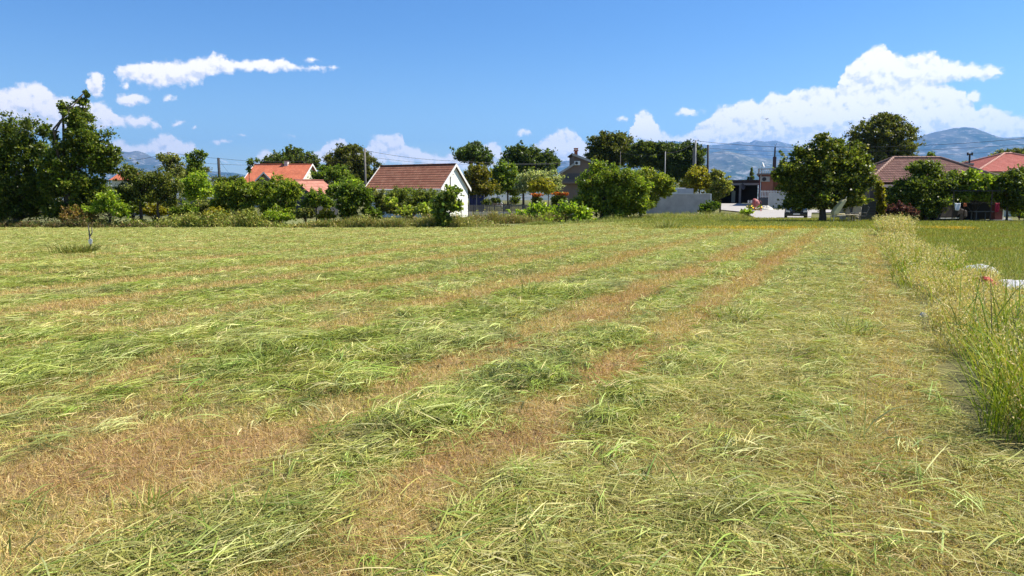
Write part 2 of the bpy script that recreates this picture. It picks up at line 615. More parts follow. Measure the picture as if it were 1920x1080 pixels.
def bare(X, Y):
    """0..1, how much of the stubble shows between the windrows"""
    s, t = st(X, Y)
    s = s + (fbm(t / 6.0 + 3, s / 6.0) - 0.5) * 0.30 * np.clip(np.abs(s) / 3, 0.3, 2) + (fbm(t / 0.9, s / 0.9 + 40, 2) - 0.5) * 0.25
    b = np.zeros_like(s)
    for c, w, a in STRIPS:
        b = np.maximum(b, a * np.exp(-((s - c) / w) ** 2))
    near_left = 0.85 * np.exp(-((s + 4.15) / 0.45) ** 2) * np.clip((6.8 - Y) / 2.0, 0, 1)
    near_left2 = np.exp(-((s + 5.0) / 0.4) ** 2) * np.clip((9.0 - Y) / 3.0, 0, 1) * 0.45
    b = np.maximum(b, np.maximum(near_left, near_left2))
    b = b * (0.8 + 0.4 * fbm(X / 1.3 + 5, Y / 1.3, 3))
    b = b + np.clip(fbm(X / 1.6 + 31, Y / 1.6 + 7, 4) - 0.56, 0, 1) * 2.0
    far = np.clip((Y - 22) / 16, 0, 1)
    b = b * (1 - 0.58 * far)
    return np.clip(b, 0, 1)


def field_col(X, Y):
    b = bare(X, Y)[..., None]
    n = fbm(X / 0.7, Y / 0.7, 4)[..., None]
    red = np.array([0.34, 0.18, 0.095]); tan = np.array([0.38, 0.27, 0.12]); grn = np.array([0.15, 0.16, 0.05])
    pat = np.clip((fbm(X / 1.1 + 60, Y / 1.1, 4)[..., None] - 0.40) * 3, 0, 0.8)
    br = red * pat + tan * (1 - pat)
    c = br * b + grn * (1 - b)
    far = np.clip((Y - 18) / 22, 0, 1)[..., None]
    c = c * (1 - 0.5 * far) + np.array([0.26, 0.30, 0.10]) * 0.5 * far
    return c * (0.7 + 0.6 * n)


def lawn_col(X, Y):
    n = fbm(X / 1.5, Y / 1.5, 4)[..., None]
    n2 = fbm(X / 6 + 9, Y / 6, 3)[..., None]
    c = np.array([0.17, 0.19, 0.045]) * (0.7 + 0.6 * n)
    return c * (1 - n2 * 0.3) + np.array([0.20, 0.16, 0.05]) * n2 * 0.3


def gcol(X, Y):
    n = fbm(X / 9.0, Y / 9.0, 5)[..., None]
    return np.array([0.10, 0.12, 0.04]) * (0.6 + 0.8 * n) + np.array([0.05, 0.03, 0.01]) * (n > 0.5)


ysg = np.concatenate([[-60, -20, -5, 1], np.arange(5, 140, 3.0), [150, 180, 230, 320, 500, 900, 2000, 5000, 12000, 26000]])
xsg = np.concatenate([[-20000, -8000, -3000, -1200, -500, -250], np.arange(-120, 121, 6.0), [250, 500, 1200, 3000, 8000, 20000]])
ground = sheet('ground', xsg, ysg, lambda X, Y: gzv(Y) - 0.035, M_GROUND, gcol, True)
tag(ground, kind='structure')


def field_z(X, Y):
    return (fbm(X / 1.1, Y / 1.1, 3) - 0.5) * 0.05 + (fbm(X / 5, Y / 5, 2) - 0.5) * 0.05 + 0.03 * 0


xsf = np.arange(-36, 26.01, 0.12)
ysf = np.arange(1.6, 62, 0.12)
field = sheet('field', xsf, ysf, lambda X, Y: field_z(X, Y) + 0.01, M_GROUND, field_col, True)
tag(field, kind='structure')


def row_sheet(name, rows, off, mat, kind='structure', colr=None, nx=12, sub=4):
    V = []
    rr = []
    for a, b in zip(rows[:-1], rows[1:]):
        for k in range(sub):
            rr.append(tuple(a[i] + (b[i] - a[i]) * k / sub for i in range(3)))
    rr.append(rows[-1])
    for py, x0, x1 in rr:
        for i in range(nx + 1):
            V.append(gnd(x0 + (x1 - x0) * i / nx, py, off))
    n = nx + 1
    f = [(j * n + i, j * n + i + 1, (j + 1) * n + i + 1, (j + 1) * n + i) for j in range(len(rr) - 1) for i in range(nx)]
    V = np.array(V)
    c = colr(V[:, 0], V[:, 1]) if colr else None
    return tag(np_mesh(name, V, np.array(f), mat, c, smooth=True), kind=kind)


# lawn on the right, behind and beside the tall strip
def lawn_mask_sheet():
    ts = np.arange(8, 75, 0.6)
    ss = np.concatenate([np.arange(2.0, 12, 0.4), np.arange(12, 45, 1.5)])
    S, T = np.meshgrid(ss, ts)
    X = S * DY + T * DX
    Y = -S * DX + T * DY
    Z = (fbm(X / 3, Y / 3, 3) - 0.5) * 0.05 + 0.045 + gzv(Y)
    v = np.stack([X, Y, Z], -1).reshape(-1, 3)
    nx, ny = len(ss), len(ts)
    i = np.arange(nx - 1)[None, :] + np.arange(ny - 1)[:, None] * nx
    f = np.stack([i, i + 1, i + nx + 1, i + nx], -1).reshape(-1, 4)
    return tag(np_mesh('lawn', v, f, M_GROUND, lawn_col(X, Y).reshape(-1, 3), smooth=True), kind='structure')


lawn_mask_sheet()
row_sheet('driveway', [(412, 1424, 1521), (405, 1410, 1521), (398.6, 1397, 1522), (397, 1392, 1602), (393.2, 1352, 1602),
                       (392.6, 1350, 1426), (388, 1349, 1424), (384, 1348, 1423), (381.4, 1346, 1423)], 0.085, M_DRIVE)


def mountain_mat(name, c1, c2, c3):
    m, t = mat_new(name)
    g = t.n('ShaderNodeNewGeometry')
    n = t.noise(g.outputs['Position'], 0.0011, 10, 0.65)
    n2 = t.noise(g.outputs['Position'], 0.006, 8, 0.7)
    c = t.mix(t.mr(n.outputs['Fac'], 0.42, 0.6), (*c1, 1), (*c2, 1))
    c = t.mix(t.mr(n2.outputs['Fac'], 0.52, 0.66, 0, 0.8), c, (*c3, 1))
    out(m, t, principled(t, c, 0.95, 0.05))
    return m


M_MTN = mountain_mat('rocky_mountain', (0.05, 0.07, 0.035), (0.13, 0.13, 0.10), (0.36, 0.34, 0.31))


def mountain(name, prof, Y0, depth, label_seed, rough=0.22, foot=0.0):
    """height field whose skyline follows directions prof = [(px,py)...] at distance Y0"""
    px = np.array([p[0] for p in prof], float)
    nx, ny = 420, 90
    u = np.linspace(px[0], px[-1], nx)
    top = np.interp(u, px, [at(p[0], p[1], Y0)[2] for p in prof])
    xr = np.array([at(a, 375, Y0)[0] for a in u])
    v = np.linspace(-1, 1, ny)
    U, Vv = np.meshgrid(np.arange(nx), v)
    X = xr[None, :] + 0 * Vv
    Y = Y0 + Vv * depth
    prof_y = np.clip(1 - np.abs(Vv), 0, 1) ** 0.85
    sc_ = depth * 0.55
    rn = ridged(X / sc_ + label_seed, Y / sc_ + label_seed * 2, 7)
    rn = rn - 0.62
    Z = top[None, :] * (prof_y + rough * rn * np.minimum(1, 3 * (1 - np.abs(Vv))) * (0.25 + 0.75 * np.minimum(1, np.abs(Vv) * 4)))
    Z = np.maximum(Z, 0) + foot * (np.abs(Vv) < 1)
    vv = np.stack([X, Y, Z], -1).reshape(-1, 3)
    i = np.arange(nx - 1)[None, :] + np.arange(ny - 1)[:, None] * nx
    f = np.stack([i, i + 1, i + nx + 1, i + nx], -1).reshape(-1, 4)
    return tag(np_mesh(name, vv, f, M_MTN, smooth=False), kind='structure')


mountain('mountain', [(1480, 300), (1540, 292), (1600, 282), (1660, 274), (1700, 263), (1722, 255), (1745, 247), (1765, 243),
                      (1780, 240), (1797, 238), (1815, 240), (1832, 246), (1850, 253), (1868, 258), (1890, 258),
                      (1915, 255), (1960, 262), (2080, 285), (2200, 300)], 13000, 3000, 1.3)
mountain('mountain', [(900, 322), (1000, 312), (1045, 303), (1100, 300), (1160, 285), (1200, 270), (1236, 264), (1262, 263),
                      (1300, 268), (1330, 271), (1362, 268), (1382, 264), (1400, 267), (1412, 262), (1428, 265),
                      (1448, 263), (1470, 269), (1500, 276), (1540, 282), (1600, 285), (1700, 290), (1800, 300)],
         19000, 3200, 4.7)
mountain('mountain', [(1120, 330), (1200, 312), (1270, 300), (1320, 290), (1352, 280), (1372, 284), (1400, 292), (1440, 296),
                      (1500, 300), (1560, 310), (1640, 325)], 12500, 2600, 9.1)
mountain('mountain', [(60, 322), (140, 306), (190, 297), (215, 288), (230, 283), (248, 284), (262, 281), (275, 285),
                      (292, 294), (320, 300), (345, 308), (380, 318), (410, 322), (440, 324), (480, 332), (560, 338),
                      (700, 345)], 17000, 3000, 6.6)
mountain('hills', [(-300, 335), (0, 338), (200, 336), (420, 333), (600, 340), (900, 336), (1100, 338), (1300, 342), (1500, 340),
                   (1800, 335), (2200, 336)], 7000, 1400, 12.4, 0.3)

# ------------------------------------------------------------------ grass builders
def blades(name, P, th, pitch, bend, L, Wd, C, segs=3, roll=0.7, parent=None, minz=None, mat=None):
    """thin tapering grass blades as one mesh; all arguments are per-blade arrays"""
    n = len(P)
    h = np.stack([np.cos(th), np.sin(th), np.zeros(n)], -1)
    perp = np.stack([-np.sin(th), np.cos(th), np.zeros(n)], -1)
    r = (rng.random(n) - 0.5) * 2 * roll
    pts = [P]
    nrm = []
    for k in range(segs):
        ph = pitch - bend * (k / max(segs - 1, 1))
        d = h * np.cos(ph)[:, None] + np.array([0, 0, 1.0]) * np.sin(ph)[:, None]
        nrm.append((h * -np.sin(ph)[:, None] + np.array([0, 0, 1.0]) * np.cos(ph)[:, None]))
        p = pts[-1] + d * (L / segs)[:, None]
        if minz is not None:
            p[:, 2] = np.maximum(p[:, 2], minz)
        pts.append(p)
    nrm.append(nrm[-1])
    V = np.empty((n, segs + 1, 2, 3), np.float32)
    prof = np.array([0.75, 1.0, 0.8, 0.45, 0.12][-(segs + 1):]) if segs < 4 else np.array([0.7, 1, 0.9, 0.6, 0.1])
    if segs == 1: prof = np.array([1.0, 0.25])
    if segs == 2: prof = np.array([0.8, 1.0, 0.12])
    if segs == 3: prof = np.array([0.7, 1.0, 0.75, 0.1])
    for k in range(segs + 1):
        side = perp * np.cos(r)[:, None] + nrm[k] * np.sin(r)[:, None]
        o = side * (Wd * prof[k] / 2)[:, None]
        V[:, k, 0] = pts[k] - o
        V[:, k, 1] = pts[k] + o
    base = np.arange(n)[:, None] * (2 * (segs + 1))
    F = np.concatenate([base + np.array([2 * k, 2 * k + 1, 2 * k + 3, 2 * k + 2])[None, :] for k in range(segs)], 0)
    C = np.clip(C * np.array([1.03, 1.04, 0.90]), 0, .9) ** 1.02
    Cc = np.repeat(C[:, None, :], 2 * (segs + 1), 1).reshape(-1, 3)
    return np_mesh(name, V.reshape(-1, 3), F, mat or M_GRASS, Cc, parent=parent)


def pal(n, cols, wts, jit=0.25):
    cols = np.array(cols, float); w = np.array(wts, float); w /= w.sum()
    i = rng.choice(len(cols), n, p=w)
    c = cols[i] * (1 + (rng.random((n, 1)) - 0.5) * 2 * jit)
    return np.clip(c * (1 + (rng.random((n, 3)) - 0.5) * 0.2), 0.004, 0.95)


def sample_field(count, y0, y1, power, smax=0.75, smin=-60):
    """points on the mown field, thinner with distance"""
    out_ = []
    tot = 0
    while tot < count:
        n = count * 2
        u = rng.random(n)
        e = 2 - power
        if abs(e) < 1e-3:
            Y = y0 * (y1 / y0) ** u
        else:
            Y = (y0 ** e + u * (y1 ** e - y0 ** e)) ** (1 / e)
        X = (rng.random(n) * 2 - 1) * (0.76 * Y + 1.0)
        s, t = st(X, Y)
        edge = 0.85 + (fbm(t / 1.5, s * 0 + 3, 3) - 0.5) * 0.5
        ok = (s < edge) & (s > smin)
        # far boundary of the field
        px = 960 + X / Y * FPX
        yb = np.interp(px, [-200, 0, 900, 960, 1080, 1210, 1330, 1430, 1500, 1650, 1800], [42, 42, 42, 44.5, 49, 56, 55, 49, 44, 41, 40])
        ok &= Y < yb
        out_.append(np.stack([X[ok], Y[ok]], -1)); tot += ok.sum()
    return np.concatenate(out_)[:count]


FRESH = [(0.20, 0.245, 0.040), (0.32, 0.35, 0.08), (0.46, 0.46, 0.17), (0.10, 0.135, 0.03), (0.60, 0.56, 0.30)]
HEAPS = [(520, 655, 0.75, 0.13, 0), (850, 640, 0.8, 0.10, 0), (940, 585, 0.7, 0.10, 0), (1080, 545, 0.8, 0.06, 0),
         (1585, 612, 0.5, 0.12, 0), (1340, 500, 0.6, 0.08, 0), (1390, 590, 0.5, 0.10, 0), (650, 565, 0.55, 0.03, 1),
         (235, 670, 0.35, 0.05, 1), (440, 700, 0.5, 0.06, 1), (820, 790, 0.5, 0.08, 0), (760, 595, 0.5, 0.10, 0),
         (640, 720, 0.45, 0.07, 0), (1350, 975, 0.22, 0.09, 1), (1700, 905, .14, .06, 1), (1130, 800, .2, .07, 0), (980, 900, .22, .06, 0), (1480, 760, .25, .07, 0), (1000, 1000, .16, .05, 1), (500, 1030, 0.4, 0.05, 1), (60, 700, 0.9, 0.08, 0),
         (1400, 850, 0.28, 0.05, 1), (1020, 720, 0.5, 0.07, 0), (130, 500, 1.2, 0.06, 0), (60, 640, 0.8, 0.05, 0),
         (1200, 745, 0.4, 0.07, 0), (1300, 690, 0.4, 0.08, 0), (1160, 640, 0.5, 0.09, 0), (690, 670, 0.4, 0.09, 0)]
HG = [(gnd(x, y)[:2], r, h, d) for x, y, r, h, d in HEAPS]


def heap(X, Y):
    h = np.zeros_like(X); dk = np.zeros_like(X)
    for g, r, hh, d in HG:
        e = np.exp(-(((X - g[0]) ** 2 + (Y - g[1]) ** 2) / (r * r)))
        h = np.maximum(h, hh * e)
        if d: dk = np.maximum(dk, e)
    return h, dk


def cut_grass():
    n = 96000
    B = sample_field(n, 2.3, 58, 1.12)
    X, Y = B[:, 0], B[:, 1]
    b = bare(X, Y)
    hp, dk = heap(X, Y)
    keep = rng.random(n) < np.clip((1 - b) ** 2.4 * (0.45 + 0.9 * fbm(X / 0.55 + 3, Y / 0.55, 2)) + hp * 9, 0.03, 1)
    X, Y, b, hp, dk = X[keep], Y[keep], b[keep], hp[keep], dk[keep]
    n = len(X)
    s, t = st(X, Y)
    thick = np.clip((1 - b), 0, 1) * 0.030 * (0.4 + 1.3 * fbm(X / 0.6, Y / 0.6, 2)) + hp * 0.75
    tuf = np.clip(fbm(X / 0.42 + 9, Y / 0.42 + 2, 3) - 0.54, 0, 1) * np.clip(1.1 - b, 0, 1) * 3.2
    hp = np.maximum(hp, np.minimum(tuf * 0.10, 0.11))
    thick = thick + tuf * 0.05
    z = field_z(X, Y) + 0.015 + rng.random(n) ** 0.8 * thick
    flow = R(64.7) + (fbm(X / 1.8 + 80, Y / 1.8, 3) - 0.5) * 2.2 + rng.normal(0, 0.62, n)
    flow = flow + math.pi * (rng.random(n) < 0.5)
    # the straw-like right part lies in every direction
    loose = np.clip((s + 1.7) / 0.6, 0, 1) * np.clip((16 - Y) / 6, 0, 1)
    loose = np.maximum(loose, np.clip((5.4 - Y) / 1.4, 0, 1) * np.clip((s + 3.9) / 0.5, 0, 1) * 0.9)
    hp = hp * (1 - 0.45 * loose)
    flow = np.where(rng.random(n) < loose * 0.95 + 0.12, rng.random(n) * 6.28, flow)
    c = pal(n, FRESH, [0.30, 0.28, 0.18, 0.12, 0.12], 0.2)
    lo = fbm(X / 1.4 + 11, Y / 1.4 + 50, 3)
    pale = np.clip((lo - 0.50) * 4, 0, 1)[:, None]
    c = c * (1 - 0.45 * pale) + np.array([0.40, 0.41, 0.21]) * 0.45 * pale
    lush = np.clip(fbm(X / 0.9 + 71, Y / 0.9 + 3, 3) * 3.2 - 1.35, 0, 1)[:, None] * np.clip(-s - 1.0, 0.45, 1)[:, None]
    c = c * (1 - 0.6 * lush) + pal(n, [(0.22, 0.29, 0.045), (0.34, 0.40, 0.08), (0.13, 0.175, 0.03)], [.4, .35, .25]) * 0.6 * lush
    drk = np.clip(fbm(X / 0.5 + 33, Y / 0.35 + 90, 3) * 6 - 3.5, 0, 1)[:, None]
    c = c * (1 - 0.6 * drk)
    c = c * (1 - 0.62 * loose[:, None]) + pal(n, [(0.50, 0.42, 0.17), (0.36, 0.33, 0.10), (0.62, 0.53, 0.28), (0.18, 0.18, 0.05)], [.35, .35, .2, .1]) * 0.62 * loose[:, None]
    c = c * (1 - 0.6 * dk[:, None]) + np.array([0.10, 0.13, 0.035]) * 0.6 * dk[:, None]
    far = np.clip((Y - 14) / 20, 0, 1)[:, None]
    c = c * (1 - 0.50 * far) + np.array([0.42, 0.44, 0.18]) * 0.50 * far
    m = np.where(Y < 9, 8, np.where(Y < 20, 6, 5))
    idx = np.repeat(np.arange(n), m)
    N = len(idx)
    k = 1 + np.clip(Y[idx] - 6, 0, 40) / 24.0
    spread = 0.045 * k * (1 + 0.8 * loose[idx])
    P = np.stack([X[idx] + rng.normal(0, 1, N) * spread, Y[idx] + rng.normal(0, 1, N) * spread,
                  z[idx] + np.abs(rng.normal(0, 0.010, N))], -1)
    th = flow[idx] + rng.normal(0, 0.27, N)
    L = (0.09 + 0.23 * rng.random(N) ** 1.5) * (1 - 0.25 * loose[idx]) * (0.85 + 0.15 * k) * np.where(hp[idx] > 0.04, 1.25, 1)
    Wd = (0.0028 + 0.0075 * rng.random(N) ** 2.0) * k * (1 + 0.35 * lush[idx, 0]) * (1 - 0.25 * loose[idx])
    pitch = rng.normal(0.05, 0.13, N) + hp[idx] * 1.8 * rng.random(N)
    bend = rng.normal(0.12, 0.2, N) + np.maximum(pitch, 0) * 1.3
    P -= np.stack([np.cos(th), np.sin(th), np.zeros(N)], -1) * (L * 0.5)[:, None]
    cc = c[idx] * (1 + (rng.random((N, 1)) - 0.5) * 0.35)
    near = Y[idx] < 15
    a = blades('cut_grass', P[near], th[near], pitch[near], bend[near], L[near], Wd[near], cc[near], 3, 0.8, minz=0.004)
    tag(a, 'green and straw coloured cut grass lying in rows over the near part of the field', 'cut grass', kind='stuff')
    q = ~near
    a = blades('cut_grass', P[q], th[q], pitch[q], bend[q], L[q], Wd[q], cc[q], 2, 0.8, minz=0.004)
    tag(a, 'pale green cut grass carpeting the far part of the field up to the shrubs', 'cut grass', kind='stuff')


SWATHS = [(-1.42, 1.0), (-2.72, 1.1), (-4.65, 1.0), (-5.2, .5), (-7.0, 1.0), (-9.3, .9), (-11.8, .8), (-14.6, .8), (-17.6, .7),
          (-21, .7), (-25, .6), (-29, .5), (-0.35, .45)]


def swath_clumps():
    """piles of broad cut blades heaped along the mown rows"""
    C_ = []
    for sc_, dens in SWATHS:
        t = np.arange(3.2, 62, 0.085)
        t = t + rng.normal(0, .06, len(t))
        s = sc_ + rng.normal(0, .15, len(t)) + (fbm(t / 3.0, t * 0 + sc_, 2) - .5) * .5
        keep = rng.random(len(t)) < np.clip((fbm(t / 1.5 + sc_ * 3, t * 0 + 5, 3) - .36) * 4.2, 0.05, 1) * dens
        C_.append(np.stack([s[keep], t[keep]], -1))
    q = np.concatenate(C_)
    X = q[:, 0] * DY + q[:, 1] * DX; Y = -q[:, 0] * DX + q[:, 1] * DY
    # strewn clumps everywhere, mostly near
    B = sample_field(3000, 2.4, 30, 1.45)
    kb = rng.random(len(B)) < np.clip(1 - bare(B[:, 0], B[:, 1]) * 1.1, .05, 1) * .8
    main = np.concatenate([np.ones(len(X)), np.zeros(kb.sum())])
    X = np.concatenate([X, B[kb, 0]]); Y = np.concatenate([Y, B[kb, 1]])
    # extra piles where the photograph has its big tufts
    for g, r, hh, d in HG:
        m = int(26 * r * r / .3) + 5
        X = np.concatenate([X, g[0] + rng.normal(0, r * .33, m)]); Y = np.concatenate([Y, g[1] + rng.normal(0, r * .33, m)])
        main = np.concatenate([main, np.full(m, 1.5)])
    s, t = st(X, Y)
    ok = (Y > 2.3) & (np.abs(X) < .78 * Y + .8) & (s < .7) & (Y < 40)
    thin = np.clip((5.2 - Y) / 1.2, 0, 1)
    ok &= rng.random(len(X)) > thin * .55
    ok &= rng.random(len(X)) < np.clip(1.2 - 1.25 * bare(X, Y), .04, 1)
    X, Y, main, s = X[ok], Y[ok], main[ok], s[ok]
    n = len(X)
    k = 1 + np.clip(Y - 6, 0, 40) / 20.0
    size = (0.55 + 0.65 * rng.random(n)) * np.where(main > .5, 1.0, .7) * (1 + .25 * (main > 1.2))
    th0 = R(64.7) + rng.normal(0, .75, n) + math.pi * (rng.random(n) < .5)
    c0 = pal(n, [(0.26, 0.33, 0.065), (0.40, 0.45, 0.13), (0.54, 0.56, 0.23), (0.18, 0.25, 0.045), (0.62, 0.56, 0.27)], [.26, .28, .2, .12, .14], .2)
    m = np.where(Y < 10, 36, np.where(Y < 20, 22, 12))
    idx = np.repeat(np.arange(n), m); N = len(idx)
    a = rng.normal(0, .09, N) * size[idx] * k[idx]; b_ = rng.normal(0, .075, N) * size[idx] * k[idx]
    th = th0[idx] + rng.normal(0, .30, N)
    ct, sn = np.cos(th0[idx]), np.sin(th0[idx])
    L = (.10 + .21 * rng.random(N)) * size[idx] ** .6 * (.8 + .2 * k[idx])
    r2 = (a * a + b_ * b_) / (.16 * size[idx] * k[idx]) ** 2
    z = .015 + .068 * size[idx] * np.exp(-r2) * rng.random(N) ** .7
    P = np.stack([X[idx] + a * ct - b_ * sn, Y[idx] + a * sn + b_ * ct, field_z(X, Y)[idx] + z], -1)
    pitch = rng.normal(.19, .18, N)
    bend = np.abs(rng.normal(.50, .28, N))
    P[:, :2] -= np.stack([np.cos(th), np.sin(th)], -1) * (L * .45)[:, None]
    Wd = (.0032 + .0048 * rng.random(N) ** 1.6) * k[idx]
    col = c0[idx] * (1 + (rng.random((N, 1)) - .5) * .6)
    dry = (rng.random(N) < .10)[:, None]
    col = np.where(dry, np.array([.62, .52, .27]) * (.7 + .5 * rng.random((N, 1))), col)
    for lo, hi, sg in ((0, 13, 4), (13, 99, 2)):
        w = (Y[idx] >= lo) & (Y[idx] < hi)
        o = blades('swath_clumps', P[w], th[w], pitch[w], bend[w], L[w], Wd[w], col[w], sg, .9, minz=.008)
        tag(o, ('broad bladed clumps of fresh cut grass heaped along the near rows' if lo == 0 else 'pale clumps of cut grass heaped along the rows farther off'), 'cut grass', kind='stuff')


def coarse_blades():
    n = 1300
    B = sample_field(n, 2.5, 14, 1.5)
    X, Y = B[:, 0], B[:, 1]
    b = bare(X, Y)
    keep = rng.random(n) < np.clip(1.1 - b * 1.2, 0.08, 1)
    X, Y = X[keep], Y[keep]; n = len(X)
    idx = np.repeat(np.arange(n), 3); N = len(idx)
    th = (rng.random(n) * 6.283)[idx] + rng.normal(0, .35, N)
    hp, dk = heap(X, Y)
    z = field_z(X, Y) + .04 + 0.03 * rng.random(n) + hp * .8
    P = np.stack([X[idx] + rng.normal(0, .04, N), Y[idx] + rng.normal(0, .04, N), z[idx]], -1)
    c = pal(n, [(0.27, 0.34, 0.08), (0.42, 0.45, 0.15), (0.55, 0.53, 0.26), (0.14, 0.21, 0.04)], [.35, .25, .15, .25])[idx]
    o = blades('coarse_blades', P, th, rng.normal(.16, .16, N), rng.normal(.35, .3, N), .16 + .26 * rng.random(N), (.003 + .005 * rng.random(N)) * (1 + Y[idx] / 20), c, 4, .8, minz=.02)
    tag(o, 'broad pale green blades strewn singly over the near mown field', 'cut grass', kind='stuff')


def thatch():
    n = 190000
    B = sample_field(n, 2.2, 30, 1.5)
    X, Y = B[:, 0], B[:, 1]
    b = bare(X, Y)
    s, t = st(X, Y)
    keep = rng.random(n) < (0.22 + 0.6 * np.clip(1 - b, 0, 1) * (0.4 + fbm(X / .4, Y / .4, 2))) * np.clip(1.3 + s * 0.22, 0.35, 1)
    X, Y, b = X[keep], Y[keep], b[keep]
    n = len(X)
    k = 1 + np.clip(Y - 5, 0, 40) / 10.0
    hp, dk = heap(X, Y)
    z = field_z(X, Y) + 0.02 + 0.04 * rng.random(n) * (1 - 0.6 * b) + hp * 0.8 * rng.random(n)
    c = pal(n, [(0.60, 0.50, 0.24), (0.46, 0.44, 0.15), (0.34, 0.36, 0.09), (0.72, 0.63, 0.38), (0.40, 0.25, 0.12)], [.3, .25, .2, .15, .1])
    o = blades('thatch', np.stack([X, Y, z], -1), rng.random(n) * 6.283, rng.normal(0.05, 0.22, n), rng.normal(0.1, 0.35, n), 0.05 + 0.17 * rng.random(n) ** 1.6,
               (0.0014 + 0.0016 * rng.random(n)) * k, c, 2, 1.0, minz=0.01)
    tag(o, 'loose tangle of fine dry stems scattered over the cut grass and stubble', 'dry stems', kind='stuff')


def stubble():
    n = 900000
    B = sample_field(n, 2.3, 58, 1.45)
    X, Y = B[:, 0], B[:, 1]
    b = bare(X, Y)
    keep = rng.random(n) < np.clip(0.25 + b * 1.2, 0, 1)
    X, Y, b = X[keep], Y[keep], b[keep]
    n = len(X)
    k = 1 + np.clip(Y - 4, 0, 40) / 7.0
    redz = np.clip((fbm(X / 1.1 + 60, Y / 1.1, 4) - 0.42) * 3.0, 0, 0.6)[:, None] * (np.clip(1 - np.clip(st(X, Y)[0] + 1.0, 0, 1), 0.2, 1) * np.clip(1 - 0.55 * np.clip(-3.7 - st(X, Y)[0], 0, 1), 0, 1))[:, None] * np.clip(b * 1.3, 0, 1)[:, None]
    c1 = pal(n, [(0.56, 0.43, 0.20), (0.46, 0.35, 0.13), (0.27, 0.27, 0.07), (0.66, 0.54, 0.29)], [.35, .3, .2, .15])
    c2 = pal(n, [(0.44, 0.25, 0.12), (0.52, 0.33, 0.16), (0.28, 0.14, 0.07), (0.48, 0.34, 0.16)], [.35, .3, .15, .2])
    c = c1 * (1 - redz) + c2 * redz
    P = np.stack([X, Y, field_z(X, Y) + 0.008 + rng.random(n) * 0.01], -1)
    th = rng.random(n) * 6.283
    pitch = np.clip(rng.normal(0.6, 0.5, n), -0.1, 1.5)
    L = 0.022 + 0.045 * rng.random(n)
    L *= (0.8 + 0.2 * k)
    Wd = (0.0022 + 0.0028 * rng.random(n)) * k
    o = blades('stubble', P, th, pitch, rng.normal(0.3, 0.4, n), L, Wd, c, 1, 1.2)
    tag(o, 'short dry tan and reddish stubble between the rows of cut grass', 'stubble', kind='stuff')


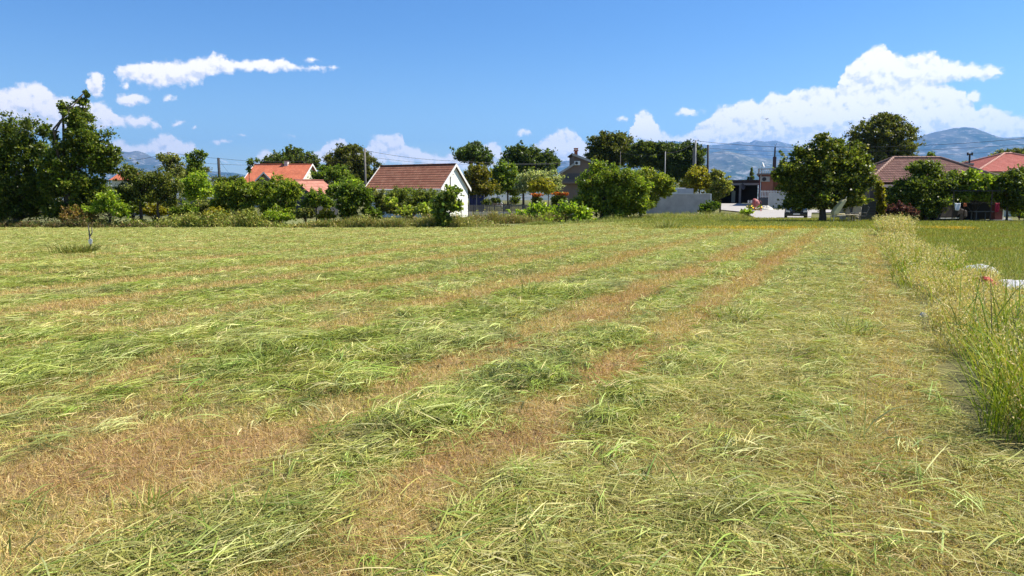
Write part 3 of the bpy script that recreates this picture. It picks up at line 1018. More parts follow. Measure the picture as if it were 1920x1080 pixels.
def tall_grass():
    """uncut strip on the right with oat heads"""
    # (count, t range, s range, height range, straw share)
    P = []; H = []; ST = []; LEANZ = []
    def add(n, t0, t1, s0, s1, h0, h1, straw, tp=1.0):
        t = t0 + (t1 - t0) * rng.random(n) ** tp
        s = s0 + (s1 - s0) * rng.random(n) + (fbm(t / 0.8, t * 0 + 8, 2) - 0.5) * 0.5
        X = s * DY + t * DX; Y = -s * DX + t * DY
        ok = (Y > 2.4) & (X < 0.76 * Y + 1.2)
        X, Y, s, t = X[ok], Y[ok], s[ok], t[ok]
        cl = fbm(X / 0.45 + 4, Y / 0.45, 3)
        ok = rng.random(len(X)) < np.clip((cl - 0.30) * 4, 0.12, 1)
        X, Y = X[ok], Y[ok]; cl = cl[ok]
        P.append(np.stack([X, Y, gzv(Y) + 0.0 * X], -1))
        H.append((h0 + (h1 - h0) * rng.random(len(X))) * (0.55 + 0.75 * cl))
        ST.append(np.full(len(X), straw))
    add(7500, 5.6, 9.4, 0.95, 3.2, 0.28, 0.80, 0.25)
    add(2200, 3.6, 5.8, 1.15, 2.4, 0.15, 0.6, 0.5)
    add(7200, 8.4, 17, 0.85, 2.25, 0.12, 0.38, 0.78)
    add(3500, 13, 24, 0.65, 2.2, 0.2, 0.55, 0.3)
    add(2000, 22, 36, 0.65, 1.7, 0.10, 0.42, 0.5)
    add(1900, 35, 45, 0.7, 2.0, 0.3, 0.95, 0.55)
    P = np.concatenate(P); H = np.concatenate(H); ST = np.concatenate(ST)
    n = len(P)
    for g in (gnd(1832, 520), gnd(1846, 552), gnd(1905, 550)):
        dd = np.hypot(P[:, 0] - g[0], P[:, 1] - g[1] + .5)
        H *= np.clip(.55 + dd / 2.6, .55, 1)
    k = 1 + np.clip(P[:, 1] - 5, 0, 40) / 11.0
    straw = rng.random(n) < ST
    c = pal(n, [(0.24, 0.31, 0.028), (0.34, 0.39, 0.05), (0.13, 0.20, 0.022), (0.44, 0.44, 0.09)], [.35, .3, .2, .15])
    cs = pal(n, [(0.50, 0.40, 0.17), (0.60, 0.49, 0.25), (0.38, 0.27, 0.11), (0.36, 0.35, 0.10)], [.35, .25, .2, .2])
    c = np.where(straw[:, None], cs, c)
    Wd = np.where(straw, 0.0028, 0.0075) * (0.6 + 0.8 * rng.random(n)) * k
    th = rng.random(n) * 6.283
    pitch = np.clip(rng.normal(1.30, 0.20, n), 0.6, 1.57)
    bend = np.where(straw, np.abs(rng.normal(0.15, 0.2, n)), np.abs(rng.normal(0.55, 0.45, n)))
    o = blades('tall_grass', P, th, pitch, bend, H * 1.05, Wd, c, 4, 1.4)
    tag(o, 'tall uncut yellow green grass in the strip along the right edge of the mown field', 'tall grass', kind='stuff')
    # oat heads hanging from the straw stems
    q = np.where(straw)[0]
    tip = P[q].copy()
    tip[:, 0] += np.cos(th[q]) * H[q] * 0.2; tip[:, 1] += np.sin(th[q]) * H[q] * 0.2
    tip[:, 2] += H[q] * 0.95
    m = 11
    idx = np.repeat(np.arange(len(q)), m)
    N = len(idx)
    kk = k[q][idx]
    pp = tip[idx] + np.stack([rng.normal(0, 0.03, N) * kk ** .5, rng.normal(0, 0.03, N) * kk ** .5, -rng.random(N) * 0.26 * np.minimum(H[q][idx] * 1.6, 1)], -1)
    cc = pal(N, [(0.66, 0.55, 0.29), (0.76, 0.66, 0.40), (0.48, 0.37, 0.18), (0.48, 0.46, 0.17)], [.4, .25, .2, .15])
    o = blades('oat_heads', pp, rng.random(N) * 6.283, rng.normal(-0.9, 0.5, N), rng.normal(0, .2, N), (0.018 + 0.014 * rng.random(N)) * kk ** .7, (0.006 + 0.003 * rng.random(N)) * kk ** .8, cc, 2, 1.5)
    tag(o, 'pale ripe wild oat seed heads on the tall grass along the right side', 'seed heads', kind='stuff')
    # scattered big upright blades and dark seed stalks close to the camera
    n = 260
    t = 5.4 + 5 * rng.random(n); s = 1.05 + 1.8 * rng.random(n)
    X = s * DY + t * DX; Y = -s * DX + t * DY
    o = blades('tall_grass', np.stack([X, Y, 0 * X], -1), rng.random(n) * 6.28, np.clip(rng.normal(1.35, 0.15, n), .8, 1.57), np.abs(rng.normal(0.5, .4, n)),
               0.5 + 0.6 * rng.random(n), 0.009 + 0.006 * rng.random(n), pal(n, [(0.14, 0.22, 0.05), (0.2, 0.28, 0.06), (0.10, 0.10, 0.05)], [.45, .35, .2]), 4, 1.2)
    tag(o, 'broad dark green grass stalks standing above the tall strip on the right', 'tall grass', kind='stuff')


def lawn_grass():
    n = 300000
    u = rng.random(n)
    Y = (8 ** 0.8 + u * (53 ** 0.8 - 8 ** 0.8)) ** (1 / 0.8)
    X = (0.05 + rng.random(n) * 0.75) * Y
    s, t = st(X, Y)
    ok = (s > 1.8)
    # lawn also runs behind the end of the field
    X, Y = X[ok], Y[ok]
    X2 = rng.random(90000) * 32 - 2; Y2 = 40 + rng.random(90000) * 22
    s2, t2 = st(X2, Y2)
    px = 960 + X2 / Y2 * FPX
    ok2 = (px > 1130 + 160 * rng.random(len(px))) & (px < 1720)
    X = np.concatenate([X, X2[ok2]]); Y = np.concatenate([Y, Y2[ok2]])
    n = len(X)
    k = 1 + np.clip(Y - 6, 0, 50) / 7.0
    yel = np.clip((fbm(X / 3 + 2, Y / 0.8 + 14, 3) - 0.62) * 6, 0, 0.8)[:, None]
    c = pal(n, [(0.27, 0.30, 0.06), (0.36, 0.37, 0.09), (0.18, 0.21, 0.045), (0.46, 0.42, 0.16)], [.4, .25, .25, .1])
    c = c * (1 - yel) + np.array([0.34, 0.27, 0.08]) * yel
    o = blades('lawn_grass', np.stack([X, Y, gzv(Y) + 0.045 + (fbm(X / 3, Y / 3, 3) - 0.5) * 0.05], -1), rng.random(n) * 6.28,
               np.clip(rng.normal(1.0, .35, n), .1, 1.57), rng.normal(0.3, .3, n), (0.03 + 0.04 * rng.random(n)) * (0.8 + 0.25 * k), (0.002 + 0.002 * rng.random(n)) * k * 1.4, c, 1, 1.3)
    tag(o, 'short green lawn grass beyond the tall strip on the right', 'lawn', kind='stuff')
    # dandelion-like yellow flowers
    m = 1900
    px = rng.normal(1430, 70, m); py = rng.normal(430.5, 1.4, m)
    pts = [gnd(a, b) for a, b in zip(px, py)]
    m2 = 900
    pts += [gnd(a, b) for a, b in zip(rng.normal(1790, 22, m2), rng.normal(431.5, 1.2, m2))]
    m3 = 350
    pts += [gnd(a, b) for a, b in zip(rng.normal(1735, 22, m3), rng.normal(429.5, 1.0, m3))]
    P = np.array(pts); n = len(P)
    P[:, 2] += 0.09 + 0.09 * rng.random(n)
    o = blades('yellow_flowers', P, rng.random(n) * 6.28, rng.normal(0, .5, n), rng.normal(0, .3, n), 0.035 + 0.02 * rng.random(n), 0.03 + 0.02 * rng.random(n),
               pal(n, [(0.62, 0.42, 0.03), (0.5, 0.30, 0.03)], [.7, .3]), 1, 1.2)
    tag(o, 'small yellow flowers in a thin band at the far end of the field', 'flowers', kind='stuff')


def edge_weeds(name, label, band, count, h0, h1, cols, wts, wid=0.012, leafy=0.0, cat='weeds', clump=0.5, depth=1.2):
    """band = [(px, Y)...] line on the ground along which weeds stand"""
    b = np.array(band, float)
    u = rng.random(count)
    px = b[0, 0] + (b[-1, 0] - b[0, 0]) * u
    Y = np.interp(px, b[:, 0], b[:, 1]) + np.abs(rng.normal(0, depth, count))
    X = (px - 960) / FPX * Y
    cl = fbm(X / 1.1 + 21, Y / 1.1, 3)
    ok = rng.random(count) < np.clip((cl - 0.42 + (clump - .5)) * 5.0, 0.12, 1)
    X, Y, cl = X[ok], Y[ok], cl[ok]
    n = len(X)
    uu = (px[ok] - b[0, 0]) / (b[-1, 0] - b[0, 0])
    H = np.clip(np.minimum(uu, 1 - uu) * 9, 0.2, 1) * (h0 + (h1 - h0) * rng.random(n)) * (0.35 + 1.2 * cl) * (0.45 + 1.15 * fbm(X / 3.1 + 5, Y / 3 + 77, 2))
    c = pal(n, cols, wts, 0.3)
    P = np.stack([X, Y, gzv(Y)], -1)
    th = rng.random(n) * 6.28
    if leafy > 0:
        m = int(n * leafy)
        i = rng.integers(0, n, m)
        Pl = P[i] + np.stack([rng.normal(0, .06, m), rng.normal(0, .06, m), H[i] * rng.random(m)], -1)
        P = np.concatenate([P, Pl]); th = rng.random(n + m) * 6.28
        pitch = np.concatenate([np.clip(rng.normal(1.35, .2, n), .6, 1.57), rng.normal(0.3, .5, m)])
        L = np.concatenate([H, 0.07 + 0.09 * rng.random(m)])
        W_ = np.concatenate([np.full(n, wid), 0.045 + 0.04 * rng.random(m)])
        c = np.concatenate([c, c[i] * (0.8 + 0.5 * rng.random((m, 1)))])
        bend = np.concatenate([np.abs(rng.normal(.4, .3, n)), rng.normal(.3, .3, m)])
    else:
        pitch = np.clip(rng.normal(1.35, .2, n), .6, 1.57); L = H; W_ = wid * (0.6 + 0.8 * rng.random(n)); bend = np.abs(rng.normal(.5, .4, n))
    o = blades(name, P, th, pitch, bend, L, W_, c, 2, 1.4)
    return tag(o, label, cat, kind='stuff')


cut_grass()
swath_clumps()
coarse_blades()
thatch()
stubble()
tall_grass()
lawn_grass()
YG = [(0.22, 0.25, 0.05), (0.36, 0.35, 0.10), (0.11, 0.15, 0.03), (0.44, 0.36, 0.16)]
edge_weeds('weeds', 'low dark and brownish weeds under the big trees at the left edge', [(-20, 42.6), (330, 42.6)], 11000, .16, .45,
           [(0.16, 0.12, 0.06), (0.10, 0.13, 0.03), (0.22, 0.17, 0.08)], [.4, .4, .2], 0.018, 0.9)
edge_weeds('weeds', 'leafy yellow green weeds in front of the thin leafed trees on the left', [(120, 43.2), (560, 43.2)], 19000, .28, .78,
           YG, [.4, .3, .2, .1], 0.014, 1.6)
edge_weeds('weeds', 'yellowish tall grasses at the field edge before the white gabled outbuilding', [(540, 42.8), (960, 43.2)], 22000, .22, .70,
           [(0.24, 0.27, 0.06), (0.36, 0.32, 0.12), (0.42, 0.33, 0.17), (0.14, 0.19, 0.04)], [.35, .3, .2, .15], 0.014, 0.5)
edge_weeds('weeds', 'dry pinkish weeds beneath the picket fence right of the white gabled outbuilding', [(860, 47), (1090, 54)], 16000, .3, .8,
           [(0.36, 0.26, 0.16), (0.30, 0.28, 0.10), (0.22, 0.24, 0.07)], [.35, .35, .3], 0.016, 0.4)
edge_weeds('weeds', 'tall grass and weeds growing in front of the long grey wall', [(1110, 56), (1290, 60), (1425, 56.5)], 22000, .15, .6,
           [(0.30, 0.33, 0.08), (0.40, 0.40, 0.14), (0.46, 0.37, 0.18), (0.20, 0.25, 0.06)], [.35, .3, .15, .2], 0.018, 0.1, depth=5)
edge_weeds('weeds', 'low pale grass fringe at the far end of the mown field', [(960, 45), (1210, 55.5), (1330, 54), (1420, 50)], 22000, .12, .35,
           [(0.24, 0.28, 0.07), (0.36, 0.37, 0.15)], [.5, .5], 0.018, depth=0.8)


# ------------------------------------------------------------------ trees and shrubs
def foliage(name, clumps, n_leaf, leaf, cols, wts, parent=None, flat=0.75, shape=0.55, droop=0.0):
    """clumps: (M,4) centre + radius; leaves are bent diamonds"""
    clumps = np.array(clumps)
    w = clumps[:, 3] ** 2; w /= w.sum()
    ci = rng.choice(len(clumps), n_leaf, p=w)
    d = rng.normal(0, 1, (n_leaf, 3)); d /= np.linalg.norm(d, axis=1)[:, None]
    rr = np.minimum(np.abs(rng.normal(0, 0.62, n_leaf)), 1.5)
    p = clumps[ci, :3] + d * (clumps[ci, 3] * rr)[:, None] * np.array([1, 1, flat])
    p[:, 2] = np.maximum(p[:, 2], 0.05)
    a = d * 0.7 + rng.normal(0, 1, (n_leaf, 3)) * 0.75 + np.array([0, 0, -droop])
    a /= np.linalg.norm(a, axis=1)[:, None]
    b = rng.normal(0, 1, (n_leaf, 3)) + np.array([0, 0, 0.4])
    s = np.cross(a, b); s /= np.linalg.norm(s, axis=1)[:, None] + 1e-6
    nn = np.cross(s, a)
    L = leaf * (0.6 + 0.8 * rng.random(n_leaf))[:, None]
    V = np.empty((n_leaf, 4, 3), np.float32)
    V[:, 0] = p - a * L * 0.5
    V[:, 1] = p + s * L * shape * 0.5 + nn * L * 0.10
    V[:, 2] = p + a * L * 0.5 - nn * L * 0.08
    V[:, 3] = p - s * L * shape * 0.5 + nn * L * 0.10
    F = np.arange(n_leaf)[:, None] * 4 + np.arange(4)[None, :]
    tint = 0.75 + 0.5 * rng.random(len(clumps))
    c = pal(n_leaf, cols, wts, 0.28) * tint[ci][:, None] * np.array([2.05, 1.80, 1.0])
    C = np.repeat(c, 4, 0)
    return np_mesh(name, V.reshape(-1, 3), F, M_LEAF, C, parent=parent)


DARK = ([(0.05, 0.078, 0.02), (0.07, 0.105, 0.025), (0.03, 0.05, 0.015), (0.12, 0.15, 0.05)], [.35, .3, .25, .1])
MID = ([(0.07, 0.12, 0.022), (0.10, 0.155, 0.03), (0.045, 0.08, 0.018), (0.17, 0.20, 0.08)], [.35, .3, .25, .1])
BRIGHT = ([(0.13, 0.21, 0.03), (0.18, 0.26, 0.045), (0.09, 0.15, 0.025), (0.26, 0.31, 0.10)], [.35, .3, .25, .1])
OLIVE = ([(0.14, 0.15, 0.022), (0.19, 0.19, 0.03), (0.085, 0.10, 0.02), (0.25, 0.24, 0.07)], [.35, .3, .25, .1])
GREYG = ([(0.085, 0.11, 0.05), (0.14, 0.165, 0.09), (0.05, 0.07, 0.03), (0.24, 0.26, 0.17)], [.35, .3, .2, .15])
PALE = ([(0.13, 0.17, 0.12), (0.22, 0.26, 0.24), (0.07, 0.10, 0.045), (0.32, 0.37, 0.38)], [.3, .3, .2, .2])
OAK = ([(0.055, 0.07, 0.022), (0.075, 0.09, 0.028), (0.035, 0.05, 0.016), (0.12, 0.13, 0.05)], [.4, .3, .2, .1])
PURP = ([(0.045, 0.017, 0.045), (0.075, 0.032, 0.06), (0.03, 0.028, 0.02)], [.5, .3, .2])
REDT = ([(0.30, 0.08, 0.045), (0.20, 0.08, 0.04), (0.10, 0.12, 0.03)], [.5, .3, .2])


def tree(name, label, cat, Y, lobes, pal_, trunk=None, leaf_px=3.4, dens=1.0, clump=0.27, group=None, spiky=0.34,
         bark=None, shape=0.55, flat=0.8, hull=0.35, deep=0.8, extra=None, droop=0.0):
    """lobes = [(px,py,rx,ry[,dY])] seen in the picture; trunk = (px, width m[, lean px])"""
    L3 = []
    for l in lobes:
        dy = l[4] if len(l) > 4 else 0.0
        c = at(l[0], l[1], Y + dy)
        k = (Y + dy) / FPX
        L3.append((c, l[2] * k * 1.14, l[3] * k * 1.12))
    gx = np.mean([c[0] for c, _, _ in L3]) if not trunk else at(trunk[0], 400, Y)[0]
    g0 = gz(Y)
    root = empty(name, (gx, Y, g0), 0, label, cat, group)
    leaf = leaf_px * Y / FPX * 1.15
    clumps = []
    area = 0
    for c, rx, rz in L3:
        area += math.pi * rx * rz
        cr = clump * (rx * rz) ** 0.5
        cr = min(cr, 0.42 * min(rx, rz) + 0.12)
        m = max(8, int(4.6 * (rx * rx * rz) ** (2 / 3.0) / (cr * cr)))
        for _ in range(m):
            d = rng.normal(0, 1, 3); d /= np.linalg.norm(d)
            r = (1 - cr / max(rx, rz)) * (hull + (1 - hull) * rng.random()) * (0.88 + 0.24 * rng.random())
            if spiky and d[2] > 0 and rng.random() < spiky:
                r *= 1.18; q = 0.55
            else:
                q = 0.5 + 0.75 * rng.random()
            r *= 0.78 + 0.5 * vnoise(np.array([d[0] * 2.2 + c[0]]), np.array([d[2] * 2.2 + c[2] + d[1]]))[0]
            p = c + d * np.array([rx, rx * deep, rz]) * r
            clumps.append((p[0] - gx, p[1] - Y, max(p[2] - g0, 0.12), cr * q))
            if spiky and rng.random() < spiky * 0.8:
                e = p + d * np.array([rx, rx * deep, rz]) * (0.10 + 0.10 * rng.random()) + np.array([0, 0, rz * 0.05])
                clumps.append((e[0] - gx, e[1] - Y, max(e[2] - g0, 0.12), cr * 0.36))
    n = int(dens * 4.0 * area / (0.5 * 0.5 * shape * leaf * leaf))
    n = min(n, 60000)
    foliage('crown', clumps, n, leaf, pal_[0], pal_[1], root, flat, shape, droop)
    # trunk and limbs
    tb = MB()
    cs = np.array([[q[0], q[1], q[2]] for q in clumps])
    zc = np.mean([c[2] - g0 for c, _, _ in L3])
    zb = min(c[2] - g0 - rz * 0.6 for c, _, rz in L3)
    if trunk:
        w = trunk[1]
        lean = (trunk[2] if len(trunk) > 2 else 0) * Y / FPX
        top = np.array([lean, 0, max(zc, zb + 0.5)])
        z1 = max(zb, 0.4)
        fork = np.array([lean * 0.6, 0, z1])
        tb.tube([(0, 0, -0.1), (lean * .15 + w * .1, 0, z1 * .4), fork, (top + fork) / 2 + np.array([w * .4, 0, 0]), top],
                [w * .62, w * .5, w * .42, w * .3, w * .14], 9)
    else:
        w = max(0.035, 0.02 * zc)
        fork = np.array([0, 0, 0.1])
        tb.tube([(0, 0, -0.1), (w, 0, zc * .4), (0, w, zc)], [w * 1.3, w, w * .4], 7)
    mlimb = min(16, max(6, len(clumps) // 10))
    for i in rng.choice(len(clumps), mlimb, replace=False):
        e = cs[i]
        b = fork + (np.array([0, 0, max(zc - fork[2], 0)]) * rng.random() * 0.5)
        mid = (b + e) / 2 + rng.normal(0, 0.08, 3) * np.linalg.norm(e - b) + np.array([0, 0, 0.08 * np.linalg.norm(e - b)])
        rr = w * (0.28 if trunk else 0.7)
        tb.tube([b, mid, e], [rr, rr * .6, rr * .2], 6)
    tb.build('trunk', bark or M_BARK, root, smooth=True)
    return root


G_HEDGE = 'shrubs along the field edge'
G_FAR = 'trees beyond the houses'
# --- left group
tree('broadleaf_tree', 'big dense dark tree cut by the left edge of the picture', 'tree', 46,
     [(20, 262, 60, 52), (-30, 300, 70, 70), (62, 300, 48, 55), (20, 350, 75, 50), (-20, 395, 60, 28), (85, 245, 16, 20), (75, 380, 46, 32), (60, 350, 50, 34), (95, 330, 26, 30), (20, 392, 50, 24)], DARK, (30, .45), 4.2, 1.5,
     spiky=0.25, group='big trees on the left')
tree('broadleaf_tree', 'tallest tree on the left, with a thin leafy sprig on top', 'tree', 45,
     [(148, 222, 34, 32), (160, 265, 44, 42), (178, 290, 42, 34), (125, 300, 42, 50), (195, 310, 30, 24), (150, 345, 52, 36), (130, 392, 50, 24), (175, 378, 40, 24), (100, 345, 34, 34), (118, 200, 12, 12), (152, 190, 12, 9), (163, 178, 6, 5), (160, 172, 5, 3), (205, 282, 20, 12), (102, 255, 10, 14)],
     ([(0.05, 0.085, 0.018), (0.085, 0.12, 0.025), (0.03, 0.05, 0.015), (0.15, 0.17, 0.05)], [.35, .3, .25, .1]), (125, .40), 4.2, 1.25, spiky=0.3, group='big trees on the left')
tree('shrub', 'light green weedy shrub at the foot of the tallest left tree', 'shrub', 43.8,
     [(205, 372, 24, 20), (182, 390, 26, 16), (225, 395, 25, 16)], BRIGHT, None, 3.6, 0.8, group=G_HEDGE, spiky=.3)
tree('shrub', 'brownish dry bush in the shade below the left trees', 'shrub', 43.6,
     [(138, 402, 28, 14), (165, 408, 22, 12)], ([(0.14, 0.09, 0.05), (0.10, 0.11, 0.04), (0.2, 0.15, 0.09)], [.4, .3, .3]), None, 3.2, 0.7, group=G_HEDGE)
G_THIN = 'small thin leafed trees left of the orange roof'
tree('small_tree', 'small dark open tree with two visible stems beside the tallest left tree', 'tree', 45,
     [(242, 325, 26, 20), (262, 345, 40, 30), (232, 362, 28, 22), (290, 335, 26, 24), (262, 372, 36, 14), (285, 368, 20, 14)], ([(0.06, 0.085, 0.03), (0.085, 0.11, 0.04), (0.04, 0.06, 0.02), (0.14, 0.16, 0.07)], [.35, .3, .25, .1]), (264, .20), 3.0, 0.6, group=G_THIN, spiky=.3, hull=.2)
tree('small_tree', 'slim dark stemmed small tree in the middle of the thin leafed trees', 'tree', 44.5,
     [(308, 335, 26, 26), (300, 362, 28, 24), (328, 352, 22, 26), (318, 378, 24, 12)], ([(0.07, 0.095, 0.03), (0.10, 0.12, 0.045), (0.045, 0.065, 0.02), (0.16, 0.17, 0.08)], [.35, .3, .25, .1]), (296, .16), 3.0, 0.55, group=G_THIN, spiky=.3, hull=.2)
tree('poplar', 'silvery leafed slender tree in front of the leftmost utility pole', 'tree', 52,
     [(318, 300, 20, 14), (302, 295, 10, 10), (326, 320, 22, 18), (332, 300, 8, 14)], GREYG, (318, .18), 3.2, 0.55, spiky=.3, hull=.2)
tree('small_tree', 'airy bright tree rising above the dark rounded crown left of the thin pole', 'tree', 62,
     [(365, 298, 20, 14), (372, 286, 12, 8), (354, 292, 10, 6), (384, 290, 8, 5), (368, 315, 18, 16)], MID, (366, .18), 3.2, 0.5, spiky=.4, hull=.2)
tree('round_tree', 'dark rounded tree behind the airy bright tree', 'tree', 95, [(366, 325, 28, 20), (345, 330, 20, 18)], OAK, (366, .5), 3.0, 1.1, group=G_FAR)
tree('small_tree', 'fresh green low tree between the thin pole and the thin leafed trees', 'tree', 56,
     [(372, 345, 28, 24), (352, 350, 22, 22), (388, 358, 16, 16), (368, 366, 28, 12)], BRIGHT, (368, .18), 3.2, 0.9, spiky=.2)
tree('shrub', 'dark low shrub by the wooden fence left of the orange roofed house', 'shrub', 70, [(415, 345, 18, 12), (440, 342, 20, 12), (405, 360, 12, 12)], DARK, None, 3.0, 1.0)
# --- hedge in front of the orange-roofed house
tree('sumac', 'bushy sumac with fan shaped leaves in front of the orange roof, leftmost of two', 'shrub', 46.5,
     [(432, 362, 32, 24), (415, 380, 26, 20), (455, 350, 26, 16), (450, 385, 30, 24), (475, 360, 26, 20), (420, 352, 16, 10)], ([(0.10, 0.15, 0.03), (0.14, 0.19, 0.04), (0.06, 0.10, 0.02), (0.22, 0.24, 0.07)], [.35, .3, .25, .1]), None, 4.4, 1.0, spiky=.3, group=G_HEDGE, shape=.35, droop=.3)
tree('sumac', 'bushy sumac between the orange roof and the plank shed, rightmost of two', 'shrub', 46.2,
     [(515, 352, 38, 20), (500, 375, 32, 25), (540, 368, 26, 26), (545, 350, 20, 14), (525, 395, 38, 16)], ([(0.09, 0.14, 0.028), (0.13, 0.18, 0.035), (0.06, 0.10, 0.02), (0.22, 0.24, 0.07)], [.35, .3, .25, .1]), None, 4.2, 1.0, spiky=.3, group=G_HEDGE, shape=.35, droop=.3)
tree('small_tree', 'small dark leaved tree right in front of the plank shed', 'tree', 46,
     [(592, 370, 24, 20), (612, 378, 20, 16), (578, 384, 16, 12)], MID, (593, .10), 3.6, 0.8, group=G_HEDGE, spiky=.25)
tree('shrub', 'big dark bush right of the plank shed with deep shade below', 'shrub', 44.6,
     [(650, 362, 36, 22), (655, 388, 28, 26), (628, 358, 18, 14), (680, 368, 24, 22), (655, 408, 18, 14)], ([(0.05, 0.09, 0.018), (0.08, 0.13, 0.025), (0.03, 0.05, 0.015), (0.14, 0.18, 0.06)], [.35, .3, .25, .1]), None, 3.8, 1.3, spiky=.15, group=G_HEDGE)
tree('shrub', 'grey green bush below the left end of the weathered tile roof', 'shrub', 46,
     [(705, 368, 20, 20), (720, 385, 22, 20), (690, 395, 16, 16)], GREYG, None, 3.4, 0.9, group=G_HEDGE, spiky=.15)
tree('shrub', 'wide dark twiggy bush in front of the long wall of the white outbuilding', 'shrub', 47,
     [(765, 366, 40, 16), (800, 370, 26, 18), (740, 372, 22, 16), (770, 388, 46, 16)], ([(0.07, 0.10, 0.035), (0.10, 0.13, 0.05), (0.045, 0.07, 0.02), (0.15, 0.18, 0.08)], [.35, .3, .25, .1]), None, 3.0, 0.9, group=G_HEDGE, spiky=.2)
tree('fig_shrub', 'low shrub with big pale leaves before the twiggy bush', 'shrub', 45.5,
     [(735, 378, 16, 12), (760, 395, 20, 12), (792, 392, 18, 12)], ([(0.16, 0.22, 0.06), (0.26, 0.31, 0.13), (0.08, 0.12, 0.03)], [.4, .3, .3]), None, 5.5, 0.6, group=G_HEDGE, shape=.8)
tree('fig_tree', 'little broad leaved fig tree standing before the white gable, shading the field edge', 'tree', 43,
     [(845, 362, 22, 12), (838, 378, 26, 16), (852, 385, 18, 12), (828, 398, 18, 20), (832, 415, 14, 12), (820, 385, 10, 16)], ([(0.06, 0.10, 0.025), (0.10, 0.15, 0.04), (0.035, 0.06, 0.018), (0.22, 0.26, 0.12)], [.35, .3, .2, .15]), (832, .14), 5.2, 1.15, shape=.75, spiky=.25)
# --- trees behind the two white buildings
tree('leafy_tree', 'feathery dark tree behind the chimney of the orange roofed house', 'tree', 125,
     [(560, 300, 34, 22), (530, 298, 30, 14), (505, 302, 16, 10), (588, 305, 16, 16), (548, 285, 20, 12), (500, 306, 14, 6)], ([(0.055, 0.085, 0.035), (0.08, 0.12, 0.045), (0.035, 0.055, 0.025)], [.4, .3, .3]), (550, .4), 3.2, 1.1, spiky=.4, group=G_FAR)
tree('sapling', 'thin sapling left of the orange roofed house', 'tree', 100, [(470, 305, 7, 12), (482, 300, 5, 6), (466, 318, 5, 8)], MID, (470, .1), 3.0, 0.5, hull=.2, group=G_FAR)
tree('holm_oak', 'large domed dark oak behind the lamp pole and the weathered tile roof', 'tree', 125,
     [(655, 302, 42, 30), (635, 315, 30, 26), (685, 315, 28, 26), (655, 285, 26, 16), (660, 330, 40, 16)], OAK, (655, .6), 2.8, 1.6, clump=.18, spiky=.05, hull=.5, group=G_FAR)
tree('small_tree', 'mid green tree between the orange roof and the domed oak', 'tree', 84,
     [(610, 328, 26, 16), (632, 322, 20, 14), (645, 336, 20, 12), (595, 335, 16, 12)], MID, (615, .2), 3.2, 1.1)
tree('shrub', 'small bush behind the shed roof beside the lamp pole', 'shrub', 72, [(660, 345, 24, 10), (635, 350, 16, 8)], BRIGHT, None, 3.2, 0.9)
tree('leafy_tree', 'dark blue green tree directly above the white gable', 'tree', 118,
     [(888, 288, 34, 18), (870, 292, 20, 14), (905, 300, 24, 16), (885, 278, 18, 12)], ([(0.05, 0.085, 0.04), (0.07, 0.11, 0.045), (0.03, 0.05, 0.025)], [.4, .3, .3]), (885, .4), 3.0, 1.2, spiky=.35, group=G_FAR)
tree('leafy_tree', 'wide dark tree behind the garden, left of the grey brown house', 'tree', 118,
     [(985, 290, 34, 18), (1015, 295, 32, 18), (960, 298, 22, 20), (1040, 305, 14, 14), (1000, 315, 50, 14), (975, 280, 16, 9)], ([(0.05, 0.08, 0.035), (0.07, 0.105, 0.04), (0.03, 0.05, 0.022)], [.4, .3, .3]), (1000, .5), 3.0, 1.2, spiky=.35, group=G_FAR)
tree('walnut_tree', 'brownish green garden tree right next to the white gable', 'tree', 80,
     [(893, 328, 28, 24), (880, 345, 20, 22), (910, 350, 26, 20), (890, 362, 24, 12)], ([(0.085, 0.095, 0.022), (0.12, 0.12, 0.03), (0.045, 0.06, 0.018), (0.18, 0.16, 0.06)], [.35, .3, .25, .1]), (897, .3), 3.2, 1.3, group='garden trees', spiky=.15)
tree('garden_tree', 'fresh green garden tree with visible trunk behind the picket fence', 'tree', 82,
     [(945, 325, 26, 24), (950, 345, 30, 22), (930, 335, 16, 22), (965, 355, 20, 14)], MID, (952, .22), 3.2, 1.15, group='garden trees', spiky=.25)
tree('garden_tree', 'pale blossom tipped round tree with a dark trunk in the garden', 'tree', 76,
     [(1015, 335, 38, 16), (1035, 345, 26, 18), (990, 338, 24, 16), (1010, 352, 38, 12), (975, 352, 14, 12)], PALE, (981, .26), 3.0, 1.0, group='garden trees', spiky=.15)
tree('garden_tree', 'olive tinted thin garden tree in front of the pale one', 'tree', 70,
     [(1012, 345, 22, 14), (1025, 352, 18, 12), (1000, 350, 14, 10)], OLIVE, (1028, .1), 3.0, 0.6, group='garden trees', spiky=.2)
tree('clipped_shrub', 'clipped shrub with red new leaves behind the fence, smaller left one', 'shrub', 74, [(1007, 375, 10, 9)], DARK, None, 2.6, 1.6, clump=.25, group='red tipped shrubs')
tree('clipped_shrub', 'clipped shrub with red new leaves before the grey brown house, wider right one', 'shrub', 74, [(1050, 373, 14, 10), (1040, 376, 10, 9)], DARK, None, 2.6, 1.6, clump=.25, group='red tipped shrubs')
for nm, px, py, rx in (('smaller', 1007, 365.5, 9), ('wider', 1050, 363.5, 14)):
    p = [o for o in COL.objects if o.get('label', '').startswith('clipped shrub') and nm in o['label']][0]
    cl = []
    for _ in range(30):
        q = at(px + rng.normal(0, rx * .5), py + rng.normal(0, 1), 73.6)
        cl.append((q[0] - p.location[0], q[1] - p.location[1], q[2], 0.14))
    foliage('red_leaves', cl, 1600, 0.14, REDT[0], REDT[1], p)
tree('round_bush', 'clipped dark ball bush beside the blue tarps', 'shrub', 76, [(912, 379, 9, 8)], DARK, None, 2.8, 1.5, clump=.25)
tree('garden_tree', 'low dark conifer bush behind the picket fence', 'shrub', 80, [(965, 375, 12, 9), (930, 376, 10, 6)], DARK, None, 2.8, 1.2)
